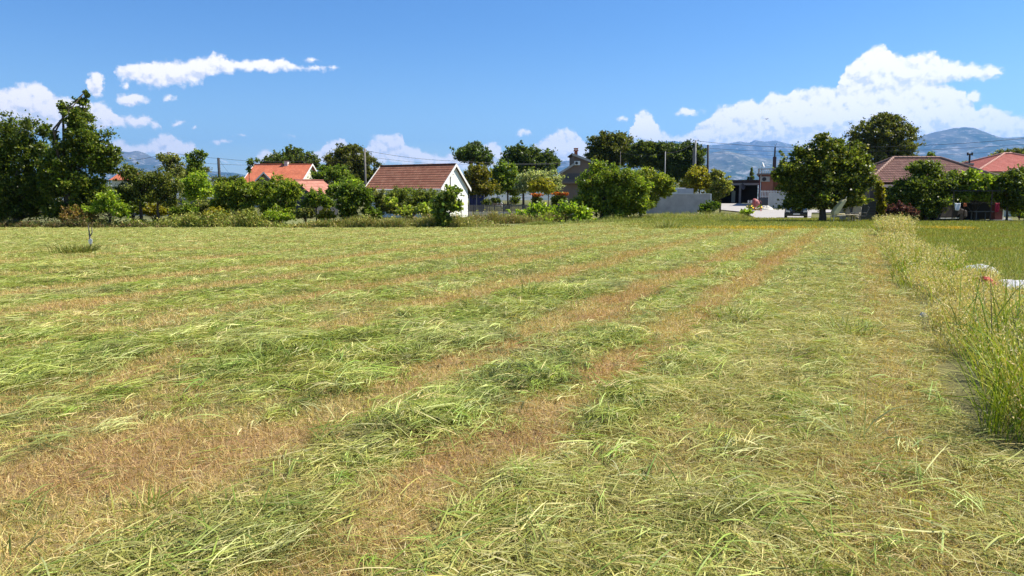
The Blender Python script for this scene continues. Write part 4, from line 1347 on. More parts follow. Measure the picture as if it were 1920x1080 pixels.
tree('vine_row', 'bright green row of vines behind the field edge, left of the big bush', 'vine', 53.5,
     [(985, 402, 28, 10), (1010, 392, 26, 12), (1040, 400, 24, 13), (1065, 390, 22, 14), (1095, 398, 24, 16), (960, 410, 24, 7), (1020, 408, 50, 8), (1090, 410, 26, 8)], BRIGHT, None, 4.0, 0.9, spiky=.4, shape=.75)
tree('fig_bush', 'big round bush in the middle distance with dark shade underneath', 'shrub', 60.5,
     [(1140, 330, 52, 30), (1105, 345, 32, 34), (1165, 350, 50, 36), (1120, 375, 46, 28), (1180, 378, 34, 26), (1150, 395, 44, 16), (1195, 355, 32, 30), (1198, 385, 26, 20), (1095, 385, 24, 22)], ([(0.08, 0.125, 0.022), (0.12, 0.17, 0.032), (0.05, 0.085, 0.018), (0.19, 0.22, 0.08)], [.35, .3, .25, .1]), (1128, .35), 3.8, 1.3, spiky=.15, group='big bushes by the grey wall')
tree('fig_bush', 'lighter bush leaning over the grey wall, right of the big round bush', 'shrub', 63,
     [(1215, 332, 32, 22), (1240, 345, 24, 22), (1222, 358, 26, 20), (1208, 375, 24, 18), (1250, 355, 16, 18)], ([(0.11, 0.15, 0.03), (0.15, 0.19, 0.045), (0.07, 0.10, 0.022), (0.22, 0.24, 0.09)], [.35, .3, .25, .1]), (1200, .25), 3.4, 1.2, spiky=.15, group='big bushes by the grey wall')
tree('oak_tree', 'tall dark tree with rounded top behind the grey brown house chimney', 'tree', 135,
     [(1155, 268, 34, 22), (1125, 272, 26, 22), (1170, 285, 46, 22), (1120, 290, 24, 16), (1160, 256, 18, 9), (1150, 302, 44, 14)], OAK, (1150, .7), 2.8, 1.5, clump=.22, spiky=.2, group=G_FAR)
tree('leafy_tree', 'dark tree mass behind the thin metal pole', 'tree', 130,
     [(1225, 285, 40, 20), (1205, 275, 26, 12), (1240, 300, 44, 22), (1200, 298, 34, 20), (1255, 280, 26, 16)], ([(0.045, 0.07, 0.022), (0.07, 0.10, 0.03), (0.03, 0.045, 0.018)], [.4, .3, .3]), (1225, .5), 3.0, 1.4, spiky=.3, group=G_FAR)
tree('leafy_tree', 'dark tree directly behind the concrete utility pole', 'tree', 128,
     [(1290, 285, 30, 20), (1275, 300, 34, 26), (1305, 300, 24, 28), (1295, 325, 30, 20), (1265, 320, 26, 26)], ([(0.04, 0.065, 0.022), (0.06, 0.09, 0.03), (0.025, 0.04, 0.016)], [.4, .3, .3]), (1290, .5), 3.0, 1.5, spiky=.3, group=G_FAR)
tree('olive_bush', 'yellowish green rounded tree rising behind the grey wall', 'tree', 97,
     [(1308, 330, 26, 18), (1295, 345, 20, 18), (1325, 345, 22, 18), (1310, 318, 16, 9)], OLIVE, (1310, .25), 3.0, 1.2, spiky=.2, group='trees behind the grey wall')
tree('olive_bush', 'pale tipped rounded tree overhanging the end of the grey wall', 'tree', 93,
     [(1350, 345, 24, 20), (1342, 365, 18, 12), (1362, 352, 14, 14), (1345, 326, 14, 8)], ([(0.10, 0.12, 0.035), (0.16, 0.18, 0.07), (0.06, 0.08, 0.02), (0.26, 0.27, 0.14)], [.35, .3, .25, .1]), (1350, .2), 3.0, 1.2, spiky=.2, group='trees behind the grey wall')
tree('round_bush', 'low round clipped bush standing alone at the end of the grey wall', 'shrub', 76,
     [(1330, 389, 18, 13), (1340, 386, 11, 9), (1322, 394, 12, 9)], ([(0.05, 0.09, 0.015), (0.08, 0.13, 0.025), (0.03, 0.06, 0.012)], [.4, .3, .3]), None, 2.8, 1.7, clump=.25)
for px, y0, w, lb in ((1409.5, 314, 3.6, 'tall slim cypress between the carport and the dark flue'), (1402.5, 331, 2.6, 'short cypress tip left of the taller one')):
    tree('cypress', lb, 'tree', 170, [(px, y0 + 5, w * .55, 6), (px, y0 + 12, w * .9, 8), (px, y0 + 22, w, 10)], DARK, None, 2.4, 1.5, clump=.3, group='cypresses')
# --- right group
tree('broadleaf_tree', 'broad dark tree with a single thick trunk on the right lawn', 'tree', 53.5,
     [(1545, 290, 48, 34), (1505, 310, 46, 34), (1590, 305, 48, 36), (1480, 338, 38, 30), (1545, 335, 66, 40), (1615, 335, 34, 32), (1520, 370, 52, 28), (1585, 368, 42, 26), (1490, 382, 30, 18), (1545, 262, 22, 14), (1460, 325, 16, 16), (1500, 285, 16, 12), (1575, 270, 16, 12), (1620, 300, 14, 16)],
     ([(0.055, 0.08, 0.02), (0.085, 0.115, 0.03), (0.03, 0.05, 0.014), (0.16, 0.17, 0.06)], [.35, .3, .25, .1]), (1542, .52), 4.2, 1.2, spiky=.3)
tree('shrub', 'drooping light green branches at the right of the broad dark tree', 'shrub', 54.5,
     [(1600, 355, 24, 18), (1612, 375, 16, 14), (1590, 375, 14, 12)], ([(0.12, 0.15, 0.035), (0.17, 0.19, 0.06), (0.07, 0.09, 0.02)], [.4, .3, .3]), (1598, .14), 3.6, 0.8, spiky=.2)
tree('holm_oak', 'huge domed oak rising behind the broad dark tree', 'tree', 120,
     [(1655, 255, 52, 36), (1625, 262, 36, 34), (1685, 270, 38, 38), (1655, 235, 38, 22), (1690, 300, 32, 26), (1650, 295, 50, 30), (1610, 285, 26, 26), (1660, 222, 26, 11)], OAK, (1660, .9), 2.8, 1.7, clump=.15, spiky=.05, hull=.5, group=G_FAR)
tree('conifer_shrub', 'yellow green upright conifer at the corner of the brown hip roofed house', 'shrub', 57,
     [(1650, 362, 10, 20), (1654, 385, 12, 16), (1648, 345, 7, 10), (1658, 400, 9, 10)], OLIVE, None, 3.2, 1.3, spiky=.3)
tree('purple_shrub', 'purple leaved bush behind the tall dry grasses', 'shrub', 49,
     [(1685, 392, 18, 14), (1704, 397, 18, 13), (1668, 396, 10, 10)], PURP, None, 3.6, 0.8, spiky=.4)
tree('broadleaf_tree', 'dense dark tree covering the middle of the brown hip roofed house', 'tree', 54,
     [(1735, 340, 50, 32), (1705, 368, 46, 30), (1760, 372, 44, 30), (1735, 316, 34, 16), (1712, 395, 44, 20), (1785, 345, 30, 26), (1690, 352, 20, 18)],
     ([(0.045, 0.075, 0.02), (0.075, 0.105, 0.028), (0.03, 0.05, 0.014), (0.13, 0.16, 0.07)], [.35, .3, .25, .1]), (1735, .3), 3.6, 1.35, spiky=.15, group='dark trees by the hip roofed houses')
tree('vine_arbour', 'bright leaved vine spread over the arbour between the two dark trees', 'vine', 54,
     [(1815, 344, 34, 20), (1852, 345, 32, 20), (1790, 345, 22, 18), (1800, 366, 32, 14), (1850, 366, 34, 13), (1875, 350, 18, 20)], ([(0.10, 0.16, 0.025), (0.15, 0.22, 0.04), (0.06, 0.10, 0.02), (0.25, 0.29, 0.11)], [.35, .3, .25, .1]), None, 4.2, 1.3, shape=.8, spiky=.2)
tree('broadleaf_tree', 'dark tree cut by the right edge of the picture', 'tree', 53,
     [(1900, 348, 34, 32), (1930, 345, 40, 36), (1885, 335, 18, 20), (1915, 375, 44, 24)], DARK, (1888, .16), 3.6, 1.4, spiky=.15, group='dark trees by the hip roofed houses')
tree('shrub', 'small sunlit shrub under the tree at the right edge', 'shrub', 58, [(1905, 395, 12, 12), (1918, 402, 12, 8)], BRIGHT, None, 3.2, 0.9)
tree('leafy_tree', 'flat topped tree behind the bright red hip roof', 'tree', 130,
     [(1890, 290, 30, 9), (1915, 287, 26, 10), (1868, 295, 14, 6)], ([(0.07, 0.09, 0.04), (0.10, 0.12, 0.05), (0.04, 0.055, 0.025)], [.4, .3, .3]), (1890, .4), 2.8, 1.0, spiky=.2, group=G_FAR)
tree('leafy_tree', 'low tree seen between the two hip roofs', 'tree', 130, [(1815, 308, 14, 6), (1832, 306, 12, 5)], MID, (1815, .3), 2.8, 1.0, group=G_FAR)
tree('sapling', 'small treetop poking above the ridge of the brown hip roof', 'tree', 80, [(1746, 290, 8, 7), (1741, 296, 5, 5)], MID, (1746, .12), 2.6, 0.8, spiky=.3, group=G_FAR)
for px_, py_, rx_, ry_, Y_, pl_, lb_ in (
        (248, 388, 30, 16, 47, MID, 'leafy bush around the foot of the two stemmed dark tree'),
        (290, 392, 26, 13, 46.5, OLIVE, 'yellowish bush between the two stems of the thin leafed trees'),
        (345, 392, 26, 13, 46.5, MID, 'bush right of the white meter post'),
        (385, 388, 22, 15, 48, GREYG, 'greyish bush in front of the dark plank fence'),
        (572, 398, 20, 12, 45.5, GREYG, 'grey twiggy bush below the plank shed'),
        (612, 402, 18, 10, 45, OLIVE, 'small yellowish bush left of the big dark shaded bush'),
        (700, 400, 18, 10, 45, MID, 'low bush filling the gap right of the big dark shaded bush'),
        (808, 392, 16, 15, 46, MID, 'leafy bush touching the left side of the little fig tree'),
        (520, 405, 30, 10, 44.8, BRIGHT, 'low bright shrub at the foot of the sumacs'),
        (405, 400, 24, 12, 45, OLIVE, 'low olive tinted shrub left of the leftmost sumac'),
        (1600, 378, 46, 14, 84, DARK, 'dark hedge added as a backdrop beyond the drive, seen under the crown of the broad dark tree'),  # hedge and following bush added as dark backdrop behind the furniture
        (1575, 384, 24, 9, 86, DARK, 'low dark bush added as a backdrop beyond the drive just right of the thick trunk'),
        (1400, 396, 12, 5, 60, BRIGHT, 'low weed clump at the corner of the concrete drive')):
    tree('shrub', lb_, 'shrub', Y_, [(px_, py_, rx_, ry_), (px_ - rx_ * .5, py_ + ry_ * .4, rx_ * .6, ry_ * .7), (px_ + rx_ * .5, py_ + ry_ * .3, rx_ * .6, ry_ * .7)], pl_, None, 3.4, 0.9, spiky=.4, group=G_HEDGE if Y_ < 50 else None)
# dark wood mass in the far gaps
for i, (x0, x1, yb, Yd, lb) in enumerate(((-80, 230, 352, 150, 'far dark belt of trees behind the left trees'), (400, 700, 338, 170, 'far low belt of trees behind the orange roofed house'),
                                          (700, 1120, 345, 160, 'far low belt of trees behind the garden'), (1120, 1340, 335, 165, 'far belt of trees behind the grey wall'),
                                          (1560, 2000, 335, 150, 'far belt of trees behind the hip roofed houses'))):
    cl = []
    for px in np.arange(x0, x1, 5.0):
        h = 8 * fbm(np.array([px / 40.0]), np.array([i * 3.0]), 3)[0]
        for k in range(3):
            q = at(px + rng.normal(0, 3), yb + 2 - h + k * 8, Yd + rng.normal(0, 3))
            cl.append((q[0], q[1], max(q[2], 1.0), 1.3))
    o = foliage('far_trees', cl, int((x1 - x0) * 26), .42, OAK[0], OAK[1])
    tag(o, lb, 'trees', kind='stuff')


# ------------------------------------------------------------------ buildings
def tiled_face(mb, e0, e1, r0, r1, row=0.34, lift=0.028, thick=0.05):
    """roof face from eave edge e0-e1 up to ridge edge r0-r1, laid as overlapping courses"""
    e0, e1, r0, r1 = [np.array(p, float) for p in (e0, e1, r0, r1)]
    sl = max(np.linalg.norm((r0 + r1) / 2 - (e0 + e1) / 2), .1)
    n = max(2, int(round(sl / row)))
    nv = np.cross(e1 - e0, (r0 + r1) / 2 - (e0 + e1) / 2); nv /= np.linalg.norm(nv)
    if nv[2] < 0: nv = -nv
    ux = (e1 - e0) / np.linalg.norm(e1 - e0)
    for i in range(n):
        a, b = i / n, min((i + 1) / n, 1)
        p0 = e0 + (r0 - e0) * a; p1 = e1 + (r1 - e1) * a
        q0 = e0 + (r0 - e0) * b; q1 = e1 + (r1 - e1) * b
        lo0, lo1 = p0 + nv * lift, p1 + nv * lift
        uv = lambda p, v: (float(np.dot(p - e0, ux)), v)
        mb.poly([lo0, lo1, q1 + nv * .004, q0 + nv * .004], [uv(p0, a * sl), uv(p1, a * sl), uv(q1, b * sl), uv(q0, b * sl)])
        mb.poly([p0, p1, lo1, lo0], [(0, 0)] * 4)
    d = nv * thick
    mb.poly([e0 - d, r0 - d, r1 - d, e1 - d], [(0, 0)] * 4)
    mb.poly([e0 - d, e1 - d, e1, e0], [(0, 0)] * 4)
    mb.poly([e1 - d, r1 - d, r1, e1], [(0, 0)] * 4)
    mb.poly([r0 - d, e0 - d, e0, r0], [(0, 0)] * 4)


def gable_house(name, label, corner, rot, L, Wd, eave, ridge, wall_m, roof_m, trim_m=None, over=0.35, group=None, zg=0.0, gwall=None):
    """corner = front right corner (x, y); local x runs from left to right ending at 0, y runs back"""
    r = empty(name, (corner[0], corner[1], zg), rot, label, 'house' if name != 'garden_shed' else 'shed', group)
    e, g = eave - zg, ridge - zg
    w = MB()
    t = 0.22
    w.box(-L, 0, 0, t, -0.2, e)
    w.box(-L, 0, Wd - t, Wd, -0.2, e)
    for x0 in (-L, -t):
        w.poly([(x0, t, -.2), (x0, Wd - t, -.2), (x0, Wd - t, e), (x0, t, e)])
        w.poly([(x0 + t, t, -.2), (x0 + t, t, e), (x0 + t, Wd - t, e), (x0 + t, Wd - t, -.2)])
    w.build('wall', wall_m, r)
    for x0 in (-L, -t):
        gm = MB()
        a_, b_ = [(x0, 0, e), (x0, Wd, e), (x0, Wd / 2, g - .02)], [(x0 + t, 0, e), (x0 + t, Wd, e), (x0 + t, Wd / 2, g - .02)]
        gm.v = a_ + b_
        gm.f = [[0, 2, 1], [3, 4, 5], [0, 1, 4, 3], [1, 2, 5, 4], [2, 0, 3, 5]]
        gm.uv = [[(0, 0)] * len(q) for q in gm.f]
        gm.build('gable', gwall or wall_m, r)
    rf = MB()
    k = (g - e) / (Wd / 2)
    zo = e - over * k
    top = g + 0.03
    tiled_face(rf, (-L - over, -over, zo), (over, -over, zo), (-L - over, Wd / 2, top), (over, Wd / 2, top))
    tiled_face(rf, (over, Wd + over, zo), (-L - over, Wd + over, zo), (over, Wd / 2, top), (-L - over, Wd / 2, top))
    rf.build('roof', roof_m, r)
    rc = MB()
    rc.tube([(-L - over, Wd / 2, top + .03), (over, Wd / 2, top + .03)], .10, 8)
    rc.build('ridge_cap', roof_m, r)
    if trim_m:
        for xx in (over + .002, -L - over - .052):
            tr = MB()
            O = [(-over, zo + .10), (Wd / 2, top + .10), (Wd + over, zo + .10), (Wd + over, zo - .18), (Wd / 2, top - .16), (-over, zo - .18)]
            tr.v = [(xx, y_, z_) for y_, z_ in O] + [(xx + .05, y_, z_) for y_, z_ in O]
            tr.f = [[0, 1, 4, 5], [1, 2, 3, 4], [11, 10, 7, 6], [10, 9, 8, 7]] + [[i_, i_ + 6, (i_ + 1) % 6 + 6, (i_ + 1) % 6] for i_ in range(6)]
            tr.uv = [[(0, 0)] * 4 for _ in tr.f]
            tr.build('bargeboard', trim_m, r)
    return r


def window(parent, x, z, w, h, y=0.0, frame_m=None, shutter=None):
    f = MB()
    t = .07
    f.box(x - w / 2, x + w / 2, y - .03, y + .03, z - h / 2, z - h / 2 + t)
    f.box(x - w / 2, x + w / 2, y - .03, y + .03, z + h / 2 - t, z + h / 2)
    f.box(x - w / 2, x - w / 2 + t, y - .03, y + .03, z - h / 2 + t, z + h / 2 - t)
    f.box(x + w / 2 - t, x + w / 2, y - .03, y + .03, z - h / 2 + t, z + h / 2 - t)
    f.box(x - t / 2, x + t / 2, y - .028, y + .028, z - h / 2 + t, z + h / 2 - t)
    fo = f.build('window', frame_m or M_WHITE2, parent)
    MB().box(x - w / 2 + t, x + w / 2 - t, y - .012, y + .008, z - h / 2 + t, z + h / 2 - t).build('pane', shutter or M_DARKGLASS, fo)
    return fo


# white gabled outbuilding
X0 = at(826, 400, 68)[0]
al = R(26.5)
gar = gable_house('outbuilding', 'white gabled outbuilding with a weathered red tile roof, behind the small fig tree', (X0, 68), -al, 8.2, 5.0, 2.78, 4.86,
                  M_WHITE, M_TILE_RED, M_WHITE2, .22)
window(gar, -5.6, 1.55, 1.0, 1.0, -.01, M_WHITE2)
window(gar, -1.6, 1.55, 1.1, 1.1, -.01, M_BROWNMETAL, M_BRICK)
MB().box(-8.2, .0, -.10, -.003, 2.36, 2.50).build('lintel_band', M_WHITE2, gar)
MB().tube([(.36, -.38, 2.55), (-8.6, -.38, 2.55)], .06, 7).build('gutter', M_WHITE2, gar)
# lamp bracket on the gable
MB().tube([(.01, 2.1, 3.9), (.22, 2.1, 4.0), (.3, 2.0, 3.98)], .025, 6).box(.01, .06, 1.7, 1.78, 2.7, 4.0).build('cable_bracket', M_GREYPLASTIC, gar)

# orange roofed house
X0 = at(562, 360, 110)[0]
oh = gable_house('house', 'white house with a bright orange tile roof and white verges, behind the sumacs', (X0, 110), -R(7.5), 8.4, 8.0, 4.35, 6.95,
                 M_CREAM, M_TILE_ORANGE, M_WHITE2, .45, zg=gz(114))
for x in (-6.8, -2.0):
    window(oh, x, 2.0, 1.2, 1.3, -.01)
ch = MB(); ch.box(-3.9, -3.35, 3.6, 4.15, 5.2, 6.72); ch.build('chimney', M_PALEWALL, oh)
MB().box(-3.97, -3.28, 3.53, 4.22, 6.725, 6.80).build('chimney_cap', M_BROWNMETAL, oh)
# little front gable
zg_ = gz(114)
fg = MB()
p0, p1, pa = at(482, 338, 109.2), at(511, 338, 109.2), at(496.5, 325, 109.2)
inv = lambda p, o: ((p[0] - o.location[0]) * math.cos(-o.rotation_euler[2]) - (p[1] - o.location[1]) * math.sin(-o.rotation_euler[2]),
                    (p[0] - o.location[0]) * math.sin(-o.rotation_euler[2]) + (p[1] - o.location[1]) * math.cos(-o.rotation_euler[2]), p[2] - o.location[2])
a0, a1, aa = inv(p0, oh), inv(p1, oh), inv(pa, oh)
fy = a0[1]
fg.prism([(a0[0] + .15, 0), (a1[0] - .15, 0), (a1[0] - .15, a1[2]), (aa[0], aa[2] - .05), (a0[0] + .15, a0[2])][::-1], fy, fy + 1.2)
fg.build('porch_wall', M_TAUPE, oh)
pr = MB()
tiled_face(pr, (a0[0] - .2, fy - .25, a0[2] - .15), (a0[0] - .2, fy + 3.0, a0[2] - .15), (aa[0], fy - .25, aa[2] + .08), (aa[0], fy + 3.6, aa[2] + .08))
tiled_face(pr, (a1[0] + .2, fy + 3.0, a1[2] - .15), (a1[0] + .2, fy - .25, a1[2] - .15), (aa[0], fy + 3.6, aa[2] + .08), (aa[0], fy - .25, aa[2] + .08))
pr.build('porch_roof', M_TILE_ORANGE, oh)
pt = MB()
for s_, a_ in ((-1, a0), (1, a1)):
    pt.poly([(a_[0] + s_ * .2, fy - .30, a_[2] - .25), (aa[0], fy - .30, aa[2] - .02), (aa[0], fy - .30, aa[2] + .22), (a_[0] + s_ * .2, fy - .30, a_[2] + .0)][::s_])
    pt.poly([(a_[0] + s_ * .2, fy - .26, a_[2] - .25), (aa[0], fy - .26, aa[2] - .02), (aa[0], fy - .26, aa[2] + .22), (a_[0] + s_ * .2, fy - .26, a_[2] + .0)][::-s_])
pt.build('bargeboard', M_WHITE2, oh)

# plank shed
c = at(555, 345, 78)
be = R(52)
Wsh, Lsh = 5.2, 3.3
# ridge left end -> front eave left corner
fl = np.array([c[0] + Wsh / 2 * math.sin(be), 78 - Wsh / 2 * math.cos(be)])
fr = fl + Lsh * np.array([math.cos(be), math.sin(be)])
sh = gable_house('garden_shed', 'dark plank shed with a faded pink tile roof beside the orange roofed house', fr, be, Lsh, Wsh, 2.28, 3.62, M_DARKWOOD, M_TILE_PINK, None, .2, gwall=M_DARKWOOD)
pk = MB()
for i in range(9):
    pk.box(-Lsh - .03, -Lsh - .004, .05, Wsh - .05, .1 + i * .25, .1 + i * .25 + .2)
pk.build('plank_cladding', M_DARKWOOD, sh)

# small red roofed house far left
pc = at(236, 346, 120)
rh = gable_house('house', 'small low house with a red roof glimpsed behind the thin leafed trees on the left', (pc[0] + .6, 120), -R(6), 3.0, 5, 4.9, 5.95, M_CREAM, M_TILE_ORANGE, None, .3, zg=gz(120))
window(rh, -1.5, 1.6, 1.0, 1.1, -.01)

# grey brown two level gabled house
def W3(px, py): return at(px, py, 105)
hb = empty('house', (W3(1085, 300)[0], 105, gz(105)), 0, 'grey brown two level house with a brick chimney, left of the big round bush', 'house')
lc = lambda px, py: (W3(px, py)[0] - hb.location[0], W3(px, py)[2] - hb.location[2])
MB().prism([lc(1054, 323), (lc(1054, 323)[0], -.3), (lc(1126, 300)[0], -.3), lc(1126, 312), lc(1076, 291), lc(1076, 311)], 0, 8).build('wall', M_TAUPE, hb)
up = MB()
a, b = lc(1072, 287.5), lc(1130, 309.5)
tiled_face(up, (b[0], -.4, b[1]), (b[0], 8.4, b[1]), (a[0], -.4, a[1]), (a[0], 8.4, a[1]))
up.build('roof', M_TILE_GREY, hb)
lo_ = MB()
a, b = lc(1076, 306.5), lc(1049, 323.5)
tiled_face(lo_, (b[0], 8.4, b[1]), (b[0], -.4, b[1]), (a[0], 8.4, a[1]), (a[0], -.4, a[1]))
lo_.build('lower_roof', M_TILE_GREY, hb)
fb = MB()
for (p, q) in ((lc(1072, 287.5), lc(1130, 309.5)), (lc(1049, 323.5), lc(1076, 306.5))):
    fb.poly([(p[0], -.44, p[1] - .28), (q[0], -.44, q[1] - .28), (q[0], -.44, q[1] + .04), (p[0], -.44, p[1] + .04)])
    fb.poly([(p[0], -.40, p[1] - .28), (p[0], -.40, p[1] + .04), (q[0], -.40, q[1] + .04), (q[0], -.40, q[1] - .28)])
fb.build('fascia', simple('pale_fascia', (.42, .40, .38), .8), hb)
cm = MB()
a = lc(1083, 294)
cm.box(a[0] - .22, a[0] + .22, 2.5, 3.0, a[1] - .3, a[1] + .95)
cho = cm.build('chimney', M_BRICK, hb)
cp = MB(); cp.box(a[0] - .32, a[0] + .32, 2.4, 3.1, a[1] + .95, a[1] + 1.08)
for dx in (-.2, 0, .2): cp.box(a[0] + dx - .05, a[0] + dx + .05, 2.45, 3.05, a[1] + 1.08, a[1] + 1.25)
cp.box(a[0] - .30, a[0] + .30, 2.42, 3.08, a[1] + 1.25, a[1] + 1.38)
cp.build('chimney_pot', simple('terracotta', (.5, .16, .08), .8), cho)
a = lc(1082, 306)
ac = MB().box(a[0] - .4, a[0] + .4, -.38, -.02, a[1] - .28, a[1] + .28).build('air_conditioner', M_PLASTIC, hb, bevel=.02)
MB().tube([(a[0] - .1, -.40, a[1]), (a[0] - .1, -.385, a[1])], .2, 18).build('fan_grille', M_BLACK, ac)
rs = MB()
p, q = lc(1060, 325), lc(1088, 336)
for i in range(9):
    z = q[1] + (p[1] - q[1]) * i / 9
    rs.box(p[0], q[0], -.05, -.01, z, z + .075)
rs.build('roller_shutter', simple('shutter_grey', (.12, .11, .115), .7), hb)
MB().box(lc(1053, 340)[0], lc(1100, 340)[0], -.9, -.02, lc(1053, 341)[1] - .25, lc(1053, 341)[1]).build('balcony_slab', M_TAUPE, hb)

# orange house with terrace
YO = 112
ho = empty('house', (at(1440, 340, YO)[0], YO, gz(YO)), -R(19.5), 'terracotta coloured house with a white railed roof terrace, half hidden by the broad dark tree', 'house')
lo2 = lambda px, py, Y=YO: (at(px, py, Y)[0] - ho.location[0], at(px, py, Y)[2] - ho.location[2])
x0, x1 = lo2(1424, 340)[0], lo2(1449, 340)[0]
zt = lo2(1424, 328)[1]
x2 = lo2(1540, 340)[0]
wl = MB(); wl.box(x0, x1, 0, 9, -.3, zt); wl.box(x1, x2, 2.2, 9, -.3, zt); wl.build('wall', M_ORANGEWALL, ho)
MB().box(x0 - .012, x0 + .38, -.02, -.004, -.3, zt).build('corner_pillar', M_DULLRED, ho)
MB().box(x0 - .35, x2, -.5, 9.3, zt, zt + .22).build('terrace_slab', M_TAUPE, ho)
bl = MB()
zr = lo2(1424, 316)[1]
bl.box(x0 - .2, x2, -.3, -.18, zr - .12, zr)
bl.box(x0 - .2, x0 + .05, -.36, -.12, zt + .22, zr + .02)
k = 0
while x0 + .25 + k * .28 < x2 - 1:
    xx = x0 + .25 + k * .28
    bl.tube([(xx, -.24, zt + .22), (xx, -.24, zt + .5), (xx, -.24, zt + .6), (xx, -.24, zr - .12)], [.05, .075, .04, .055], 7); k += 1
bl.build('balustrade', simple('grey_balustrade', (.42, .38, .36), .85), ho)
a = lo2(1434, 336)
ac = MB().box(a[0] - .55, a[0] + .75, -.5, -.04, a[1] - .38, a[1] + .38).build('air_conditioner', simple('ac_beige', (.42, .38, .32), .6), ho, bevel=.03)
MB().tube([(a[0] - .05, -.53, a[1]), (a[0] - .05, -.505, a[1])], .3, 20).build('fan_grille', M_BLACK, ac)
MB().tube([(lo2(1427, 340)[0], -.08, -.3), (lo2(1427, 340)[0], -.08, zt)], .055, 7).build('drainpipe', M_PLASTIC, ho)
window(ho, (x1 + x2) / 2, 1.5, 2.2, 2.0, 2.17, M_BROWNMETAL)
# chimney flue
a = lo2(1434, 315, 116)
fl_ = MB(); fl_.box(a[0] - .26, a[0] + .26, 4, 4.5, zt, lo2(1434, 294, 116)[1]); fo = fl_.build('chimney', M_BROWNMETAL, ho)
MB().tube([(a[0], 4.25, lo2(1434, 296, 116)[1]), (a[0], 4.25, lo2(1434, 275, 116)[1])], .115, 10).tube(
    [(a[0] - .15, 4.25, lo2(1434, 271, 116)[1]), (a[0], 4.25, lo2(1434, 273.5, 116)[1]), (a[0] + .25, 4.25, lo2(1434, 269, 116)[1])], .03, 5).build('flue_pipe', M_BLACK, fo)


def dish(parent_loc, rad, mat, name, label, tilt, az, stand):
    r = empty(name, parent_loc, az, label, 'satellite dish', 'satellite dishes')
    v = []; f = []
    n, m = 20, 5
    for j in range(m + 1):
        q = rad * j / m
        for i in range(n):
            an = 2 * math.pi * i / n
            v.append((q * math.cos(an), .28 * q * q / rad, q * math.sin(an)))
    for j in range(m):
        for i in range(n):
            f.append((j * n + i, j * n + (i + 1) % n, (j + 1) * n + (i + 1) % n, (j + 1) * n + i))
    mb = MB(); mb.v = [(x, y * -1, z) for x, y, z in v]; mb.f = [list(q) for q in f]; mb.uv = [[(0, 0)] * 4 for q in f]
    d = mb.build('reflector', mat, r, smooth=True, rot=(tilt, 0, 0), loc=(0, 0, stand))
    so = d.modifiers.new('thick', 'SOLIDIFY'); so.thickness = .02
    MB().tube([(0, .1, 0), (0, .1, stand)], .03, 6).build('mast', M_GREYPLASTIC, r)
    MB().tube([(0, -.05, stand - rad * .8), (0, -rad * 1.1, stand - .05)], .012, 5).tube([(0, -rad * 1.1, stand - .1), (0, -rad * 1.1, stand + .05)], .04, 7).build('feed_arm', M_GREYPLASTIC, r)
    return r


p = at(1430, 309.5, 112.6)
dish((p[0], 112.6, gz(YO) + zt + .22), .42, M_PLASTIC, 'satellite_dish', 'white satellite dish on the roof terrace next to the dark flue', R(-20), R(62), p[2] - gz(YO) - zt - .22)

# carport
YC = 124
zc = gz(YC)
cpo = empty('carport', (at(1386, 360, YC)[0], YC, zc), -R(17), 'dark open carport with a corrugated roof between the rounded trees and the terracotta house', 'carport')
lcp = lambda px, py: (at(px, py, YC)[0] - cpo.location[0], at(px, py, YC)[2] - zc)
xa, xb = lcp(1338, 340)[0], lcp(1421.5, 340)[0]
ztp = lcp(1386, 337.5)[1]
rm = MB()
k = 0
x = xa
while x < xb:
    rm.prism([(x, ztp - .05), (x + .06, ztp + .03), (x + .16, ztp + .03), (x + .22, ztp - .05), (x + .22, ztp - .09), (x, ztp - .09)][::-1], -.5, 9); x += .22
rm.build('roof', M_BROWNMETAL, cpo)
MB().box(xa, xb, -.1, .1, ztp - .85, ztp - .52).build('beam', simple('grey_beam', (.33, .31, .31), .85), cpo)
MB().box(xa, xb, -.12, .02, ztp - .51, ztp - .1).build('fascia', M_BROWNMETAL, cpo)
px_ = lcp(1387.5, 360)[0]
for xx in (px_, xa + .2):
    MB().box(xx - .17, xx + .17, -.17, .17, -.2, ztp - .86).build('post', simple('grey_post', (.24, .23, .24), .85), cpo)
MB().box(xa, xb, 8.5, 8.8, -.3, ztp - .1).build('back_wall', M_SHADE_DARK, cpo)  # inner shade of the carport put into the wall colour
MB().box(xa - .25, xa - .01, .2, 8.7, -.3, ztp - .1).build('side_wall', M_SHADE_DARK, cpo)
MB().box(lcp(1372, 360)[0], lcp(1379, 360)[0], 2.5, 2.6, .15, 2.1).box(lcp(1372, 360)[0] + .1, lcp(1379, 360)[0] - .1, 2.45, 2.49, .4, 1.9).build('door_panel', simple('pale_green_door', (.32, .36, .33), .7), cpo)
p = at(1391, 350, YC - .4)
dish((p[0] + .0, YC - .5, p[2] - .2), .55, simple('dark_dish', (.10, .10, .11), .7), 'satellite_dish', 'dark satellite dish fixed to the carport post', R(-12), R(38), .2)

